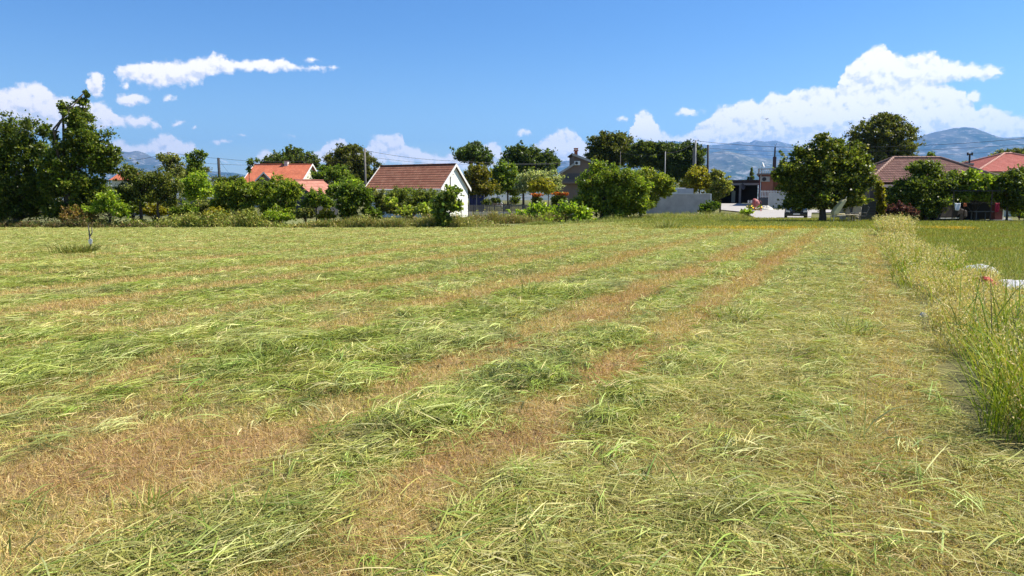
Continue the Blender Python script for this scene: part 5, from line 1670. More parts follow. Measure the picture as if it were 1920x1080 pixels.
# hip roofed houses
def hip_house(label, cx, y0, L, Wd, eave, ridge, rl, wall_m, roof_m, rot=0.0, cap=None):
    r = empty('house', (cx, y0, gz(y0)), rot, label, 'house', 'hip roofed houses on the right')
    e, g = eave - gz(y0), ridge - gz(y0)
    w = MB(); w.box(-L / 2 + .5, L / 2 - .5, .5, Wd - .5, -.3, e - .02); w.build('wall', wall_m, r)
    rf = MB()
    A, B, C_, D = (-L / 2, 0, e), (L / 2, 0, e), (L / 2, Wd, e), (-L / 2, Wd, e)
    P, Q = (-rl / 2, Wd / 2, g), (rl / 2, Wd / 2, g)
    tiled_face(rf, A, B, P, Q); tiled_face(rf, C_, D, Q, P); tiled_face(rf, D, A, P, P); tiled_face(rf, B, C_, Q, Q)
    rf.build('roof', roof_m, r)
    rc = MB()
    up = np.array([0, 0, .07])
    for a, b in ((A, P), (B, Q), (C_, Q), (D, P), (P, Q)):
        a, b = np.array(a) + up, np.array(b) + up
        if np.linalg.norm(b - a) < .1: continue
        n = int(np.linalg.norm(b - a) / .38)
        for i in range(n):
            p, q = a + (b - a) * i / n, a + (b - a) * (i + 1) / n
            rc.tube([p, q], [.12, .095], 7)
    rc.build('ridge_cap', cap or roof_m, r)
    return r


M_RIDGE = simple('ridge_tile', (.36, .22, .17), .85, .3, 6)
h4 = hip_house('brown tiled hip roofed house behind the dense dark tree', 35.6, 62, 12.3, 8.2, 3.05, 5.25, 4.1, M_TAUPE, M_TILE_BROWN, 0, M_RIDGE)
window(h4, -3.2, 1.5, 1.2, 1.2, .48)
window(h4, 1.5, 1.5, 1.2, 1.2, .48)
h5 = hip_house('bright red tiled hip roofed house at the right edge of the picture', 52.6, 74, 13.4, 11.4, 4.4, 6.45, .8, M_CREAM, M_TILE_BRIGHT, 0, simple('light_ridge', (.55, .3, .24), .85))
window(h5, -3.2, 2.4, 1.2, 1.2, .48)
# chimney with H-shaped cowl
p = at(1816, 325, 68)
hc = empty('chimney_stack', (p[0], 68, 2.0), 0, 'brick chimney stack with a dark H shaped cowl between the two hip roofs', 'chimney')
zz = lambda py: at(1816, py, 68)[2] - 2.0
MB().box(-.25, .25, -.25, .25, -2.0, zz(309)).build('stack', M_BRICK, hc)
MB().box(-.28, .28, -.28, .28, zz(309) + .004, zz(306)).build('cap', M_CONCPOLE, hc)
MB().tube([(0, 0, zz(306)), (0, 0, zz(289))], .075, 10).tube([(-.22, 0, zz(289)), (.22, 0, zz(289))], .07, 8).tube([(-.2, 0, zz(291.5)), (-.2, 0, zz(286))], .075, 8).tube([(.2, 0, zz(291.5)), (.2, 0, zz(286))], .075, 8).build('cowl', M_BLACK, hc)


# ------------------------------------------------------------------ walls, fences
def wall_run(name, label, p0, p1, Y0, Y1, pytop0, mat, th=.2, top=None, z0=-.2):
    a, b = at(p0, 380, Y0), at(p1, 380, Y1)
    h = at(p0, pytop0, Y0)[2]
    r = empty(name, (a[0], a[1], 0), math.atan2(b[1] - a[1], b[0] - a[0]), label, 'wall')
    L = math.hypot(b[0] - a[0], b[1] - a[1])
    MB().box(0, L, 0, th, z0, h).build('wall_body', mat, r, bevel=.01)
    return r, L, h


gw, L, h = wall_run('boundary_wall', 'long grey rendered wall behind the solitary round bush', 1196, 1333, 90, 90, 364, M_GREYWALL)
MB().box(-.03, L + .03, -.04, .24, h + .003, h + .07).build('coping', M_WHITE2, gw)
MB().box(L - .1, L + .06, -.03, .23, -.2, h - .003).build('end_post', M_WHITE2, gw)
# stepped white wall behind
Yw = 93
a = at(1233, 370, Yw)
sw = empty('stepped_wall', (a[0], Yw, 0), 0, 'white wall stepping upwards behind the long grey wall', 'wall')
f_ = lambda px, py: (at(px, py, Yw)[0] - a[0], at(px, py, Yw)[2])
st_pts = [f_(1233, 363), f_(1236, 361.5), f_(1248, 361.5), f_(1248, 358.8), f_(1258, 358.8), f_(1258, 356), f_(1268, 356), f_(1268, 352), f_(1286, 352), f_(1286, 372), f_(1233, 372)]
MB().prism([(x, z) for x, z in st_pts[:-2]] + [(st_pts[-3][0], -.2), (st_pts[0][0], -.2)], 0, .25).build('wall_body', M_WHITE, sw)
MB().box(f_(1271, 353)[0], f_(1300, 353)[0], -.10, -.02, 1.5, f_(1270, 353)[1] - .03).build('inner_panel', M_PALEWALL, sw)

g2, L, h = wall_run('gate_wall', 'plain white grey wall panel left of the dark car', 1441, 1500, 106, 106, 361.5, M_PALEWALL, .25)
# white picket railing on a dark plinth in front of the terracotta house
a, b = at(1426, 380, 109), at(1478, 380, 109)
pf = empty('railing', (a[0], 109, gz(109)), 0, 'white vertical bar railing on a dark plinth before the terracotta house', 'fence')
Lr = b[0] - a[0]
z_ = lambda py: at(1440, py, 109)[2] - gz(109)
bars = MB()
k = 0
while k * .22 < Lr:
    bars.box(k * .22, k * .22 + .085, 0, .05, z_(370.5), z_(357)); k += 1
bars.build('bars', M_WHITE2, pf)
MB().box(0, Lr, .055, .10, z_(368.5), z_(367.4)).box(0, Lr, .055, .10, z_(359.5), z_(358.6)).build('rail', M_WHITE2, pf)
MB().box(-.1, Lr + .1, -.05, .25, -.3, z_(370.7)).build('plinth', M_GREYPLASTIC, pf)

# garden picket fence on a low wall
a, b = at(872, 390, 74), at(1085, 390, 74)
gf = empty('picket_fence', (a[0], 74, 0), 0, 'weathered grey picket fence on a low pale wall right of the white outbuilding', 'fence')
Lf = b[0] - a[0]
npan = 6
for i in range(npan):
    pm = MB()
    xs0 = Lf * i / npan + .08
    w_ = Lf / npan - .16
    n_ = int(w_ / .115)
    for j in range(n_):
        x = xs0 + w_ * j / n_
        hh = 1.12 + .03 * random.random()
        pm.prism([(x, .48), (x + .085, .48), (x + .085, hh - .05), (x + .042, hh), (x, hh - .05)][::-1], 0, .022)
    pm.box(xs0, xs0 + w_, .024, .06, .58, .64); pm.box(xs0, xs0 + w_, .024, .06, .95, 1.01)
    pm.build('picket_panel', M_GREYWOOD, gf)
for i in range(npan + 1):
    MB().box(Lf * i / npan - .05, Lf * i / npan + .05, -.02, .09, .46, 1.2).build('post', M_GREYWOOD, gf)
MB().box(-.1, Lf + .1, -.06, .14, -.2, .455).build('low_wall', M_PALEWALL, gf)

# wire fence with thin dark stakes
wf = empty('wire_fence', (at(860, 400, 56)[0], 56, 0), 0, 'thin dark stake and wire fence in the weeds before the picket fence', 'fence')
for px, py in ((866, 386), (878, 380), (888, 384), (903, 376), (918, 371), (931, 383), (944, 380), (955, 370), (959, 378), (972, 384), (985, 386), (997, 381), (1012, 388), (1033, 378), (1052, 380), (1070, 379)):
    p = at(px, py, 56)
    x = p[0] - wf.location[0]
    lean = random.uniform(-.05, .05)
    MB().tube([(x, 0, -.1), (x + lean * .5, 0.02, p[2] / 2), (x + lean, 0, p[2])], .022, 6).build('stake', M_DARKPOLE, wf)
wm = MB()
for z in (.45, .75, 1.0):
    wm.tube([(-.2, .03, z), (3, .03, z - .03), (6, .03, z), (8.7, .03, z - .02)], .006, 4)
wm.build('wire', M_WIRE, wf)

# plank fence far left
a, b = at(330, 380, 84), at(408, 380, 84)
pf2 = empty('plank_fence', (a[0], 84, 0), 0, 'dark grey plank fence behind the small trees on the left', 'fence')
Lp = b[0] - a[0]
pm = MB()
for j in range(int(Lp / .14)):
    pm.box(j * .14, j * .14 + .125, 0, .025, .45, 1.75 + .02 * random.random())
pm.box(0, Lp, .03, .07, 1.5, 1.58); pm.box(0, Lp, .03, .07, .7, .78)
pm.build('planks', M_GREYWOOD, pf2)
MB().box(-6, Lp, -.05, .15, -.2, .44).build('low_wall', M_PALEWALL, pf2)
for x in (0.0, Lp / 2, Lp - .1):
    MB().box(x, x + .1, .075, .16, .44, 1.9).build('post', M_GREYWOOD, pf2)
a, b = at(205, 380, 78), at(330, 380, 78)
g3, L3_, h3 = wall_run('boundary_wall', 'low pale wall seen between the stems of the thin leafed trees', 235, 335, 78, 78, 383, M_PALEWALL)


# ------------------------------------------------------------------ poles and wires
def pole(px, pytop, Y, r0, r1, mat, label, px0=None, cat='utility pole', group='utility poles'):
    t = at(px, pytop, Y)
    b = at(px0 if px0 is not None else px, pytop, Y)
    r = empty('utility_pole', (b[0], Y, gz(Y)), 0, label, cat, group)
    MB().tube([(0, 0, -.3), ((t[0] - b[0]) * .5, 0, (t[2] - gz(Y)) / 2), (t[0] - b[0], 0, t[2] - gz(Y))], [r0, (r0 + r1) / 2, r1], 10).build('shaft', mat, r, smooth=True)
    return r, t[0] - b[0], t[2] - gz(Y)


pA, dx, hA = pole(315.5, 285, 66, .13, .10, M_POLE, 'leftmost wooden utility pole rising out of the silvery slender tree', 316)
MB().box(-.7, .7, -.06, .06, hA - .35, hA - .25).build('crossarm', M_POLE, pA)
pB, dx, hB = pole(409.5, 296, 80, .17, .14, M_DARKPOLE, 'plain dark utility pole left of the orange roofed house', 410.5)
pC, dx, hC = pole(683.5, 278, 86, .14, .11, M_POLE, 'utility pole with a small street lamp at the left end of the weathered tile roof', 684)
lampa = MB().tube([(-.05, 0, hC - .75), (-.35, -.15, hC - .62), (-.6, -.25, hC - .66)], .025, 6).build('lamp_arm', M_GREYPLASTIC, pC)
MB().box(-.85, -.5, -.36, -.18, hC - .72, hC - .6).build('lamp_head', M_PLASTIC, pC, bevel=.03)
pD, dx, hD = pole(1304.5, 263, 105, .17, .12, M_CONCPOLE, 'pale concrete utility pole with fanned cable brackets behind the yellowish rounded tree', 1305)
hd = MB()
for s in (-1, 1):
    hd.tube([(0, 0, hD - .2), (s * .3, 0, hD + .05), (s * .7, 0, hD - .25)], .02, 5)
    hd.box(s * .3 - .03, s * .3 + .03, -.03, .03, hD - .1, hD + .12)
hd.build('bracket', M_BLACK, pD)
MB().box(-.38, -.17, -.1, .1, 1, hD - 1.0).build('back_post', M_POLE, pD)
pE, dx, hE = pole(1327.5, 271.5, 100, .16, .14, M_DARKPOLE, 'dark tarred utility pole beside the pale concrete one', 1330)
pF, dx, hF = pole(1247.5, 284, 96, .07, .06, M_CONCPOLE, 'thin grey metal pole in front of the dark tree mass', 1248)
pG, dx, hG = pole(1163.5, 284, 96, .04, .035, M_POLE, 'very thin pole tip above the big round bush', 1164)

r = empty('meter_post', (at(329, 400, 50)[0], 50, 0), 0, 'white post with a small white meter box among the thin leafed trees', 'post')
h_ = at(329, 371, 50)[2]
MB().tube([(0, 0, -.1), (0, 0, h_)], .045, 8).build('post', M_PLASTIC, r)
MB().box(.02, .16, -.09, -.045, at(329, 386, 50)[2] - .17, at(329, 386, 50)[2] + .17).build('meter_box', M_PLASTIC, r, bevel=.01)


def cable(label, pts, rad=.018, sag=.3, group='overhead cables'):
    """pts = [(px,py,Y)...]; hangs between them"""
    mb = MB()
    P = [at(*p) for p in pts]
    base = P[0]
    line = []
    for a, b in zip(P[:-1], P[1:]):
        for k in range(13):
            u = k / 12
            q = a + (b - a) * u
            q = q - np.array([0, 0, sag * 4 * u * (1 - u)])
            line.append(q - base)
    mb.tube(line, rad, 5)
    o = mb.build('overhead_cable', M_WIRE, None, loc=tuple(float(v) for v in base))
    return tag(o, label, 'cable', group)


cable('upper cable from the leftmost pole to the dark pole', [(316, 286, 66), (410, 297, 80)], .016, .05)
cable('cable from the leftmost pole down left behind the tallest tree', [(316, 286, 66), (225, 302, 66)], .016, .15)
cable('upper cable running right from the dark pole towards the orange roof', [(410, 297, 80), (600, 301, 86), (683, 281, 86)], .016, .25)
cable('lower cable running right from the dark pole past the orange roof', [(372, 305, 80), (500, 309.5, 88), (683, 300, 86)], .016, .1)
cable('service cable slanting down from the dark pole to the low shrubs', [(410, 298, 80), (440, 334, 86)], .01, .2)
cable('long sagging cable from the lamp pole across the sky to the grey brown house', [(684, 282, 86), (860, 302, 95), (1060, 305, 108)], .02, .25)
cable('second sagging cable from the lamp pole over the weathered tile roof', [(684, 293, 86), (830, 308, 92), (1062, 307, 108)], .014, .1)
cable('thick cable from the concrete pole to the right behind the broad dark tree', [(1305, 264, 105), (1480, 276, 106), (1740, 272, 105), (1960, 255, 100)], .025, .15)
cable('second cable from the concrete pole to the right', [(1330, 278, 100), (1480, 284, 104), (1740, 281, 104), (1960, 267, 100)], .018, .1)
cable('third lower cable crossing the mountain', [(1330, 285, 100), (1480, 292, 104), (1760, 291, 104), (1960, 277, 100)], .014, .08)
cable('cable from the concrete pole left to the thin grey pole', [(1305, 264, 105), (1248, 286, 96)], .018, .5)
cable('cable from the thin grey pole to the very thin pole', [(1248, 288, 96), (1164, 286, 96)], .014, .3)


# ------------------------------------------------------------------ car
def car():
    p = gnd(1493, 411.5)
    r = empty('parked_car', (p[0], p[1], 0.03), R(-19), 'dark hatchback parked nose first by the lawn, left of the broad dark tree', 'car')
    hw = .86
    prof = [(.0, .30), (.02, .62), (.25, .78), (1.05, .93), (1.75, 1.38), (2.5, 1.45), (3.3, 1.38), (3.85, .98), (3.95, .6), (3.9, .28)]
    # cross-sections along y with rounded width
    secs = []
    for y, z in prof:
        t_ = .30 if z > 1.1 else (.12 if z > .8 else .04)
        zb = .25
        secs.append([(-hw + .06, y, zb), (-hw, y, .55 if z > .6 else z * .9), (-hw + .03, y, min(z, .88)), (-hw + t_, y, z - .02), (-hw * .4, y, z + .02), (hw * .4, y, z + .02),
                     (hw - t_, y, z - .02), (hw - .03, y, min(z, .88)), (hw, y, .55 if z > .6 else z * .9), (hw - .06, y, zb)])
    mb = MB()
    n = len(secs[0])
    for s in secs: mb.v += s
    for i in range(len(secs) - 1):
        for k in range(n):
            mb.f.append([i * n + k, i * n + (k + 1) % n, (i + 1) * n + (k + 1) % n, (i + 1) * n + k]); mb.uv.append([(0, 0)] * 4)
    mb.f.append(list(range(n))); mb.uv.append([(0, 0)] * n)
    mb.f.append([(len(secs) - 1) * n + k for k in range(n)][::-1]); mb.uv.append([(0, 0)] * n)
    mb.build('body', M_CAR, r, smooth=False, bevel=.02)
    MB().poly([(-.66, 1.08, .965), (.66, 1.08, .965), (.54, 1.70, 1.375), (-.54, 1.70, 1.375)]).build('windscreen', M_DARKGLASS, r)
    for s in (-1, 1):
        sw_ = MB(); sw_.poly([(s * .845, 1.2, .93), (s * .845, 3.5, .93), (s * .60, 3.1, 1.34), (s * .60, 1.8, 1.34)][::s]); sw_.build('side_window', M_DARKGLASS, r)
        MB().prism([(s * .50, .56), (s * .82, .58), (s * .80, .74), (s * .52, .68)][::-s], -.03, .1).build('headlight', M_LAMP, r)
        MB().tube([(s * .86, 1.3, .95), (s * 1.0, 1.28, 1.0)], .05, 6).build('wing_mirror', M_CAR, r)
        for yy in (.75, 3.15):
            wh = MB().tube([(s * .70, yy, .31), (s * .87, yy, .31)], .31, 20).build('wheel', M_RUBBER, r)
            MB().tube([(s * .872, yy, .31), (s * .885, yy, .31)], .19, 14).build('rim', M_GREYPLASTIC, wh)
    MB().box(-.84, .84, -.09, -.012, .28, .50).build('bumper', M_CAR, r, bevel=.03)
    MB().box(-.26, .26, -.11, -.095, .36, .47).build('number_plate', M_PLASTIC, r)
    MB().box(-.4, .4, -.03, -.005, .56, .66).build('grille', M_BLACK, r)


car()

# dark covered car under the arbour
def covered_car():
    p = gnd(1778, 416)
    r = empty('covered_car', (p[0], p[1] + 1.2, 0.03), R(20), 'small car under a dark grey cover in the shade of the vine arbour', 'car')
    prof = [(-1.9, .25), (-1.95, .6), (-1.4, .85), (-.9, 1.3), (-.2, 1.42), (.7, 1.38), (1.3, .95), (1.9, .8), (1.95, .25)]
    mb = MB(); mb.prism(prof, -.8, .8)
    mb.build('cover', simple('dark_cover', (.06, .05, .048), .9), r, bevel=.12)
    for x in (-1.2, 1.2):
        for s in (-1, 1):
            MB().tube([(x, s * .62, .3), (x, s * .84, .3)], .3, 18).build('wheel', M_RUBBER, r)
    MB().box(-1.0, 1.0, -.85, -.78, .2, .26).build('sill', M_PLASTIC, r)


covered_car()

# ------------------------------------------------------------------ garden furniture and yard things
def chair(loc, rz, label, reclined=0.35, mat=M_WICKER, canopy=False, scale=1.0):
    r = empty('garden_chair', loc, rz, label, 'chair', 'garden chairs under the broad dark tree')
    r.scale = (scale,) * 3
    s = MB()
    for i in range(9):
        s.box(-.26, .26, -.26 + i * .058, -.26 + i * .058 + .045, .42, .45)
    s.build('seat', mat, r)
    b = MB()
    for i in range(11):
        z = .47 + i * .055; y = .27 + (z - .45) * reclined
        b.box(-.25 + .01 * max(0, i - 7), .25 - .01 * max(0, i - 7), y, y + .025, z, z + .04)
    b.tube([(-.27, .26, .43), (-.27, .27 + .6 * reclined, 1.03), (-.15, .27 + .66 * reclined, 1.1), (.15, .27 + .66 * reclined, 1.1), (.27, .27 + .6 * reclined, 1.03), (.27, .26, .43)], .018, 6)
    b.build('backrest', mat, r)
    for sx in (-1, 1):
        MB().tube([(sx * .27, -.27, 0), (sx * .27, -.27, .62)], .017, 6).build('leg', mat, r)
        MB().tube([(sx * .27, .34, 0), (sx * .27, .27, .44)], .017, 6).build('leg', mat, r)
        MB().tube([(sx * .28, -.30, .63), (sx * .29, 0, .66), (sx * .28, .32, .64)], .022, 6).build('armrest', mat, r)
    return r


p = gnd(1588, 417)
GY = p[1] - 1.3
gx = lambda px, Y=GY: at(px, 400, Y)[0]
chair((gx(1592, GY + 1.2), GY + 1.2, .045), R(10), 'round backed cream wicker chair behind the yellow lounger', .2)
chair((gx(1608), GY + .3, .045), R(-35), 'cream garden chair facing left, rightmost but one in the shade', .45)
chair((gx(1619), GY + .5, .045), R(-60), 'dark slung garden chair at the right end of the row', .55, simple('dark_sling', (.10, .10, .09), .8))
# tilted canopy lounger
r = empty('canopy_lounger', (gx(1569), GY, .045), R(0), 'cream lounger with a tall tilted yellow canopy back right of the thick trunk', 'lounger')
MB().prism([(-.28, .55), (-.22, .50), (.02, .62), (.40, 1.30), (.55, 1.55), (.42, 1.62), (.2, 1.45), (-.15, 1.0), (-.32, .75)], -.3, .3).build('canopy', M_YELLOW, r, bevel=.04)
MB().prism([(-.32, .40), (1.05, .50), (1.45, .28), (1.45, .33), (1.05, .56), (-.32, .47)][::-1], -.3, .3).build('seat', M_WICKER, r, bevel=.015)
MB().box(-.1, .5, -.22, .22, .505, .62).build('cushion', M_YELLOW, r, bevel=.04)
for x in (-.3, 1.0):
    for y in (-.28, .28):
        MB().tube([(x, y, 0), (x, y, .45)], .02, 6).build('leg', M_WICKER, r)
MB().tube([(-.35, -.32, .1), (-.3, -.32, .75)], .03, 6).tube([(.5, -.1, 1.55), (.58, -.1, 1.8)], .03, 6).build('frame', M_WICKER, r)
# small round table
r = empty('garden_table', (gx(1594), GY - .3, .045), 0, 'low round cream table with thin legs among the garden chairs', 'table')
MB().tube([(0, 0, .52), (0, 0, .55)], .42, 24).build('tabletop', M_WICKER, r)
for i in range(4):
    an = i * math.pi / 2 + .5
    MB().tube([(.34 * math.cos(an), .34 * math.sin(an), 0), (.28 * math.cos(an), .28 * math.sin(an), .52)], .014, 6).build('leg', M_WICKER, r)
# brick-like pier & barbecue behind the chairs
r = empty('barbecue', (gx(1620, GY + 4), GY + 4, .045), 0, 'dark masonry barbecue with a pale post, in the shade behind the garden chairs', 'barbecue')
bq = MB()
for i in range(7):
    bq.box(-.7 + .003 * (i % 2), .7, -.35, .35, i * .21, i * .21 + .195)
bq.build('brickwork', M_GREYPLASTIC, r)
MB().box(-.8, .8, -.4, .4, 1.475, 1.55).build('worktop', M_GREYWOOD, r)
MB().box(-1.75, -1.42, -.2, .2, 0, 2.3).build('pier', M_CONCPOLE, r)
# arbour frame over the yard
r = empty('garden_arbour', (gx(1830, 54), 54, .045), 0, 'dark metal arbour frame carrying the bright vine', 'arbour')
for x in (-2.6, 0.1, 2.5):
    for y in (-1.5, 1.6):
        MB().tube([(x, y, 0), (x, y, 2.15)], .04, 6).build('post', M_BROWNMETAL, r)
bm = MB()
for y in (-1.5, 0, 1.6): bm.box(-2.8, 2.7, y - .03, y + .03, 2.16, 2.22)
for x in np.arange(-2.6, 2.7, .65): bm.box(x - .025, x + .025, -1.7, 1.8, 2.225, 2.26)
bm.build('beam', M_BLACK, r)
# lean-to behind the arbour, its wall coloured near-black as shade
r = empty('lean_to', (gx(1790, 59), 59, .045), 0, 'lean to shelter behind the vine arbour, wall painted dark as shade', 'shelter')
MB().box(-5.5, 4.6, 1.5, 1.65, 0, 2.6).build('wall', M_SHADE_DARK, r)
MB().poly([(-5.7, -1.8, 2.35), (4.8, -1.8, 2.35), (4.8, 1.8, 2.8), (-5.7, 1.8, 2.8)]).poly([(-5.7, -1.8, 2.31), (-5.7, 1.8, 2.76), (4.8, 1.8, 2.76), (4.8, -1.8, 2.31)]).build('roof', M_BROWNMETAL, r)
# red pillar
p = gnd(1868, 415.5)
r = empty('pillar', (p[0], p[1], .045), 0, 'dull red square pillar with a white edge at the right end of the arbour', 'pillar')
MB().box(-.30, .26, -.25, .3, 0, 2.2).build('shaft', M_DULLRED, r)
MB().box(.262, .34, -.28, .3, 0, .85).build('white_edge', M_WHITE, r)
MB().box(-.55, .9, -.6, .4, -.05, .10).build('step', M_PALEWALL, r)
MB().box(.345, .95, -.3, .3, .105, .22).build('white_block', M_WHITE2, r)


def cloth(name, label, px, py, w, h, Y, mat, cat='laundry', rz=0.0):
    p = at(px, py, Y)
    n, m = 10, 8
    v = []; f = []
    for j in range(m + 1):
        for i in range(n + 1):
            x = (i / n - .5) * w; z = -j / m * h
            v.append((x * (1 - .06 * j / m), .04 * math.sin(x * 22 + j * .4) * (.3 + j / m), z - .03 * math.sin(i / n * math.pi)))
    mb = MB(); mb.v = v
    for j in range(m):
        for i in range(n):
            mb.f.append([j * (n + 1) + i, j * (n + 1) + i + 1, (j + 1) * (n + 1) + i + 1, (j + 1) * (n + 1) + i]); mb.uv.append([(0, 0)] * 4)
    o = mb.build(name, mat, None, smooth=True, loc=tuple(float(q) for q in p))
    o.rotation_euler = (0, 0, rz)
    so = o.modifiers.new('thick', 'SOLIDIFY'); so.thickness = .008
    return tag(o, label, cat, 'laundry hanging under the arbour')


cloth('hanging_cloth', 'white cloth hanging from the arbour line', 1795.5, 380.5, .42, .50, 52.2, M_CLOTHW, rz=.1)
cloth('hanging_cloth', 'small orange cloth hanging beside the white one', 1809.5, 380.5, .20, .22, 52.2, M_CLOTHO)
cloth('hanging_cloth', 'crimson cloth hanging by the dull red pillar', 1870, 380, .30, .62, 51.6, M_CLOTHR)
a_, b_ = at(1785, 380, 52.2), at(1878, 379.5, 51.7)
mb = MB(); mb.tube([(0, 0, 0), tuple((b_ - a_) * .5 + np.array([0, 0, -.04])), tuple(b_ - a_)], .008, 5)
tag(mb.build('washing_line', M_WIRE, None, loc=tuple(float(q) for q in a_)), 'thin washing line strung under the vine arbour', 'line')
# table under the arbour
p = gnd(1838, 417.5)
r = empty('trestle_table', (p[0], p[1], .045), 0, 'plain grey table standing in the deep shade under the vine arbour', 'table')
MB().box(-.72, .72, -.35, .35, .72, .77).build('tabletop', M_GREYPLASTIC, r)
for x in (-.5, .5):
    for y in (-.28, .28):
        MB().box(x - .03, x + .03, y - .03, y + .03, 0, .715).build('leg', M_GREYPLASTIC, r)
# cement mixer
Ym = 96
p = at(1415, 393, Ym)
r = empty('cement_mixer', (p[0], Ym, gz(Ym) + .05), R(-20), 'faded red cement mixer standing at the edge of the drive', 'cement mixer')
dr = MB().tube([(-.55, 0, 1.42), (-.35, 0, 1.35), (-.02, 0, 1.2), (.28, 0, 1.05), (.42, 0, .98)], [.24, .40, .50, .40, .2], 18)
dr.build('drum', simple('faded_red', (.42, .14, .13), .6, .35, 5), r, smooth=True, rot=(0, R(22), 0), loc=(-.35, 0, -.05))
MB().tube([(0, -.55, .35), (0, -.52, 1.35), (0, -.3, 1.5)], .045, 6).tube([(0, .55, .35), (0, .52, 1.35)], .045, 6).tube([(0, -.55, .35), (0, .55, .35)], .045, 6).build('yoke', M_RED, r)
MB().tube([(.55 + .25 * math.cos(a), -.35, 1.1 + .25 * math.sin(a)) for a in np.linspace(0, 2 * math.pi, 17)], .02, 5).build('handwheel', M_RED, r)
MB().tube([(-.7, 0, .1), (.7, 0, .35), (.9, 0, .05)], .04, 6).tube([(.75, -.4, 0), (.7, 0, .35), (.75, .4, 0)], .035, 6).build('frame', M_RED, r)
for y in (-.45, .45):
    MB().tube([(-.6, y - .05, .2), (-.6, y + .05, .2)], .2, 16).build('wheel', M_RUBBER, r)
# bucket with tools / flower bed beside it
cl = []
pb = at(1412, 393, 98)
for _ in range(50):
    q = at(rng.uniform(1400, 1428), rng.uniform(384, 393), 98 + rng.normal(0, .5))
    cl.append((q[0] - pb[0], q[1] - 98, max(q[2] - gz(98), .15), .16))
r = empty('flower_bush', (pb[0], 98, gz(98)), 0, 'low flower bush with white and pink blooms behind the cement mixer', 'shrub')
foliage('crown', cl, 1800, .14, MID[0], MID[1], r)
cl2 = [(c[0], c[1] - .15, c[2] + .08, .08) for c in cl[:16]]
foliage('blossoms', cl2, 220, .13, [(0.75, 0.70, 0.62), (0.6, 0.25, 0.2)], [.7, .3], r)
# shovels leaning
p = at(1404, 390, 95)
r = empty('shovels', (p[0], 95, gz(95) + .05), 0, 'pair of pale shovels standing blade up left of the cement mixer', 'tools')
for dx in (-.05, .22):
    MB().tube([(dx, 0, 0), (dx * 1.3, 0, 1.1)], .02, 6).build('handle', M_GREYWOOD, r)
    MB().prism([(dx * 1.3 - .11, 1.1), (dx * 1.3 + .11, 1.1), (dx * 1.3 + .12, 1.38), (dx * 1.3, 1.48), (dx * 1.3 - .12, 1.38)][::-1], -.012, .012).build('blade', M_PALEWALL, r)
# rubble / sand heap by the gate wall
def mound(name, label, px, py, rx, ry, h, mat, cat, kind=None, flat=.6, seed=1.0, rag=.35, colr=None, rz=0):
    p = gnd(px, py)
    n, m = 56, 18
    v = []
    for j in range(m + 1):
        q = j / m
        for i in range(n):
            an = 2 * math.pi * i / n
            k = 1 + rag * (vnoise(np.array([math.cos(an) * 1.5 + seed * 7]), np.array([math.sin(an) * 1.5 + seed]))[0] - .5)
            x, y = math.cos(an) * rx * q * k, math.sin(an) * ry * q * k
            z = h * (1 - q ** 2.6) * (.30 + 1.0 * fbm(np.array([x / rx * 2.0 + seed]), np.array([y / ry * 2.0 + seed * 3]), 4)[0] + .35 * ridged(np.array([x / rx * 3.1 + seed]), np.array([y / ry * 3.1]), 3)[0] - .12)
            v.append((x, y, z - .01))
    mb = MB(); mb.v = v
    for j in range(m):
        for i in range(n):
            mb.f.append([j * n + i, (j + 1) * n + i, (j + 1) * n + (i + 1) % n, j * n + (i + 1) % n]); mb.uv.append([(0, 0)] * 4)
    o = mb.build(name, mat, None, smooth=False, loc=(float(p[0]), float(p[1]), float(p[2]) + .02))
    o.rotation_euler = (0, 0, rz)
    return tag(o, label, cat, kind=kind)


mound('rubble_heap', 'pale heap of sand and rubble at the foot of the white grey wall panel', 1434, 394.0, 1.1, 1.0, .6, M_SAND, 'rubble heap')

# ------------------------------------------------------------------ things in the grass
M_SACK = simple('white_sack', (0.62, 0.61, 0.60), 0.7, 0.2, 7, c2=(.40, .40, .42), bstr=.6, bdist=.03)
mound('white_sack', 'crumpled white plastic sack lying on the lawn just behind the tall grass', 1832, 516, .55, .30, .19, M_SACK, 'sack', seed=2.3, rag=.2)
mound('white_sheet', 'long crumpled whitish sheet on the ground right of the red plastic', 1905, 545, .75, .3, .17, M_SACK, 'plastic sheet', seed=5.1, rag=.2)
mound('red_plastic', 'crumpled bright red plastic bag lying in front of the white sack', 1846, 548, .26, .20, .24, M_REDPLASTIC, 'plastic bag', seed=3.2, rag=.3)
mound('plastic_scrap', 'small crumpled clear plastic scrap at the foot of the tall grass', 1731, 595, .05, .05, .06, M_SACK, 'litter', seed=4.1, rag=.6)

# split stake with a white tag, in its tuft of grass
p = gnd(167, 466)
r = empty('marker_stake', (p[0], p[1], 0), 0, 'forked weathered stake with a white tag standing in the left of the field', 'stake')
k = p[1] / FPX
MB().tube([(.06, 0, -.05), (.05, 0, 22 * k), (.03, 0, 40 * k)], [.030, .026, .016], 7).tube([(.05, 0, 22 * k), (.14, .0, 30 * k), (.13, 0, 40 * k)], [.02, .022, .012], 6).tube([(.03, 0, 40 * k), (.02, 0, 45 * k), (.10, 0, 48 * k)], [.012, .01, .01], 5).build('stick', M_GREYWOOD, r)
MB().prism([(.03, 9 * k), (.13, 9 * k), (.15, 17 * k), (.08, 19 * k), (.02, 16 * k)][::-1], -.05, -.03).build('tag', M_PLASTIC, r)


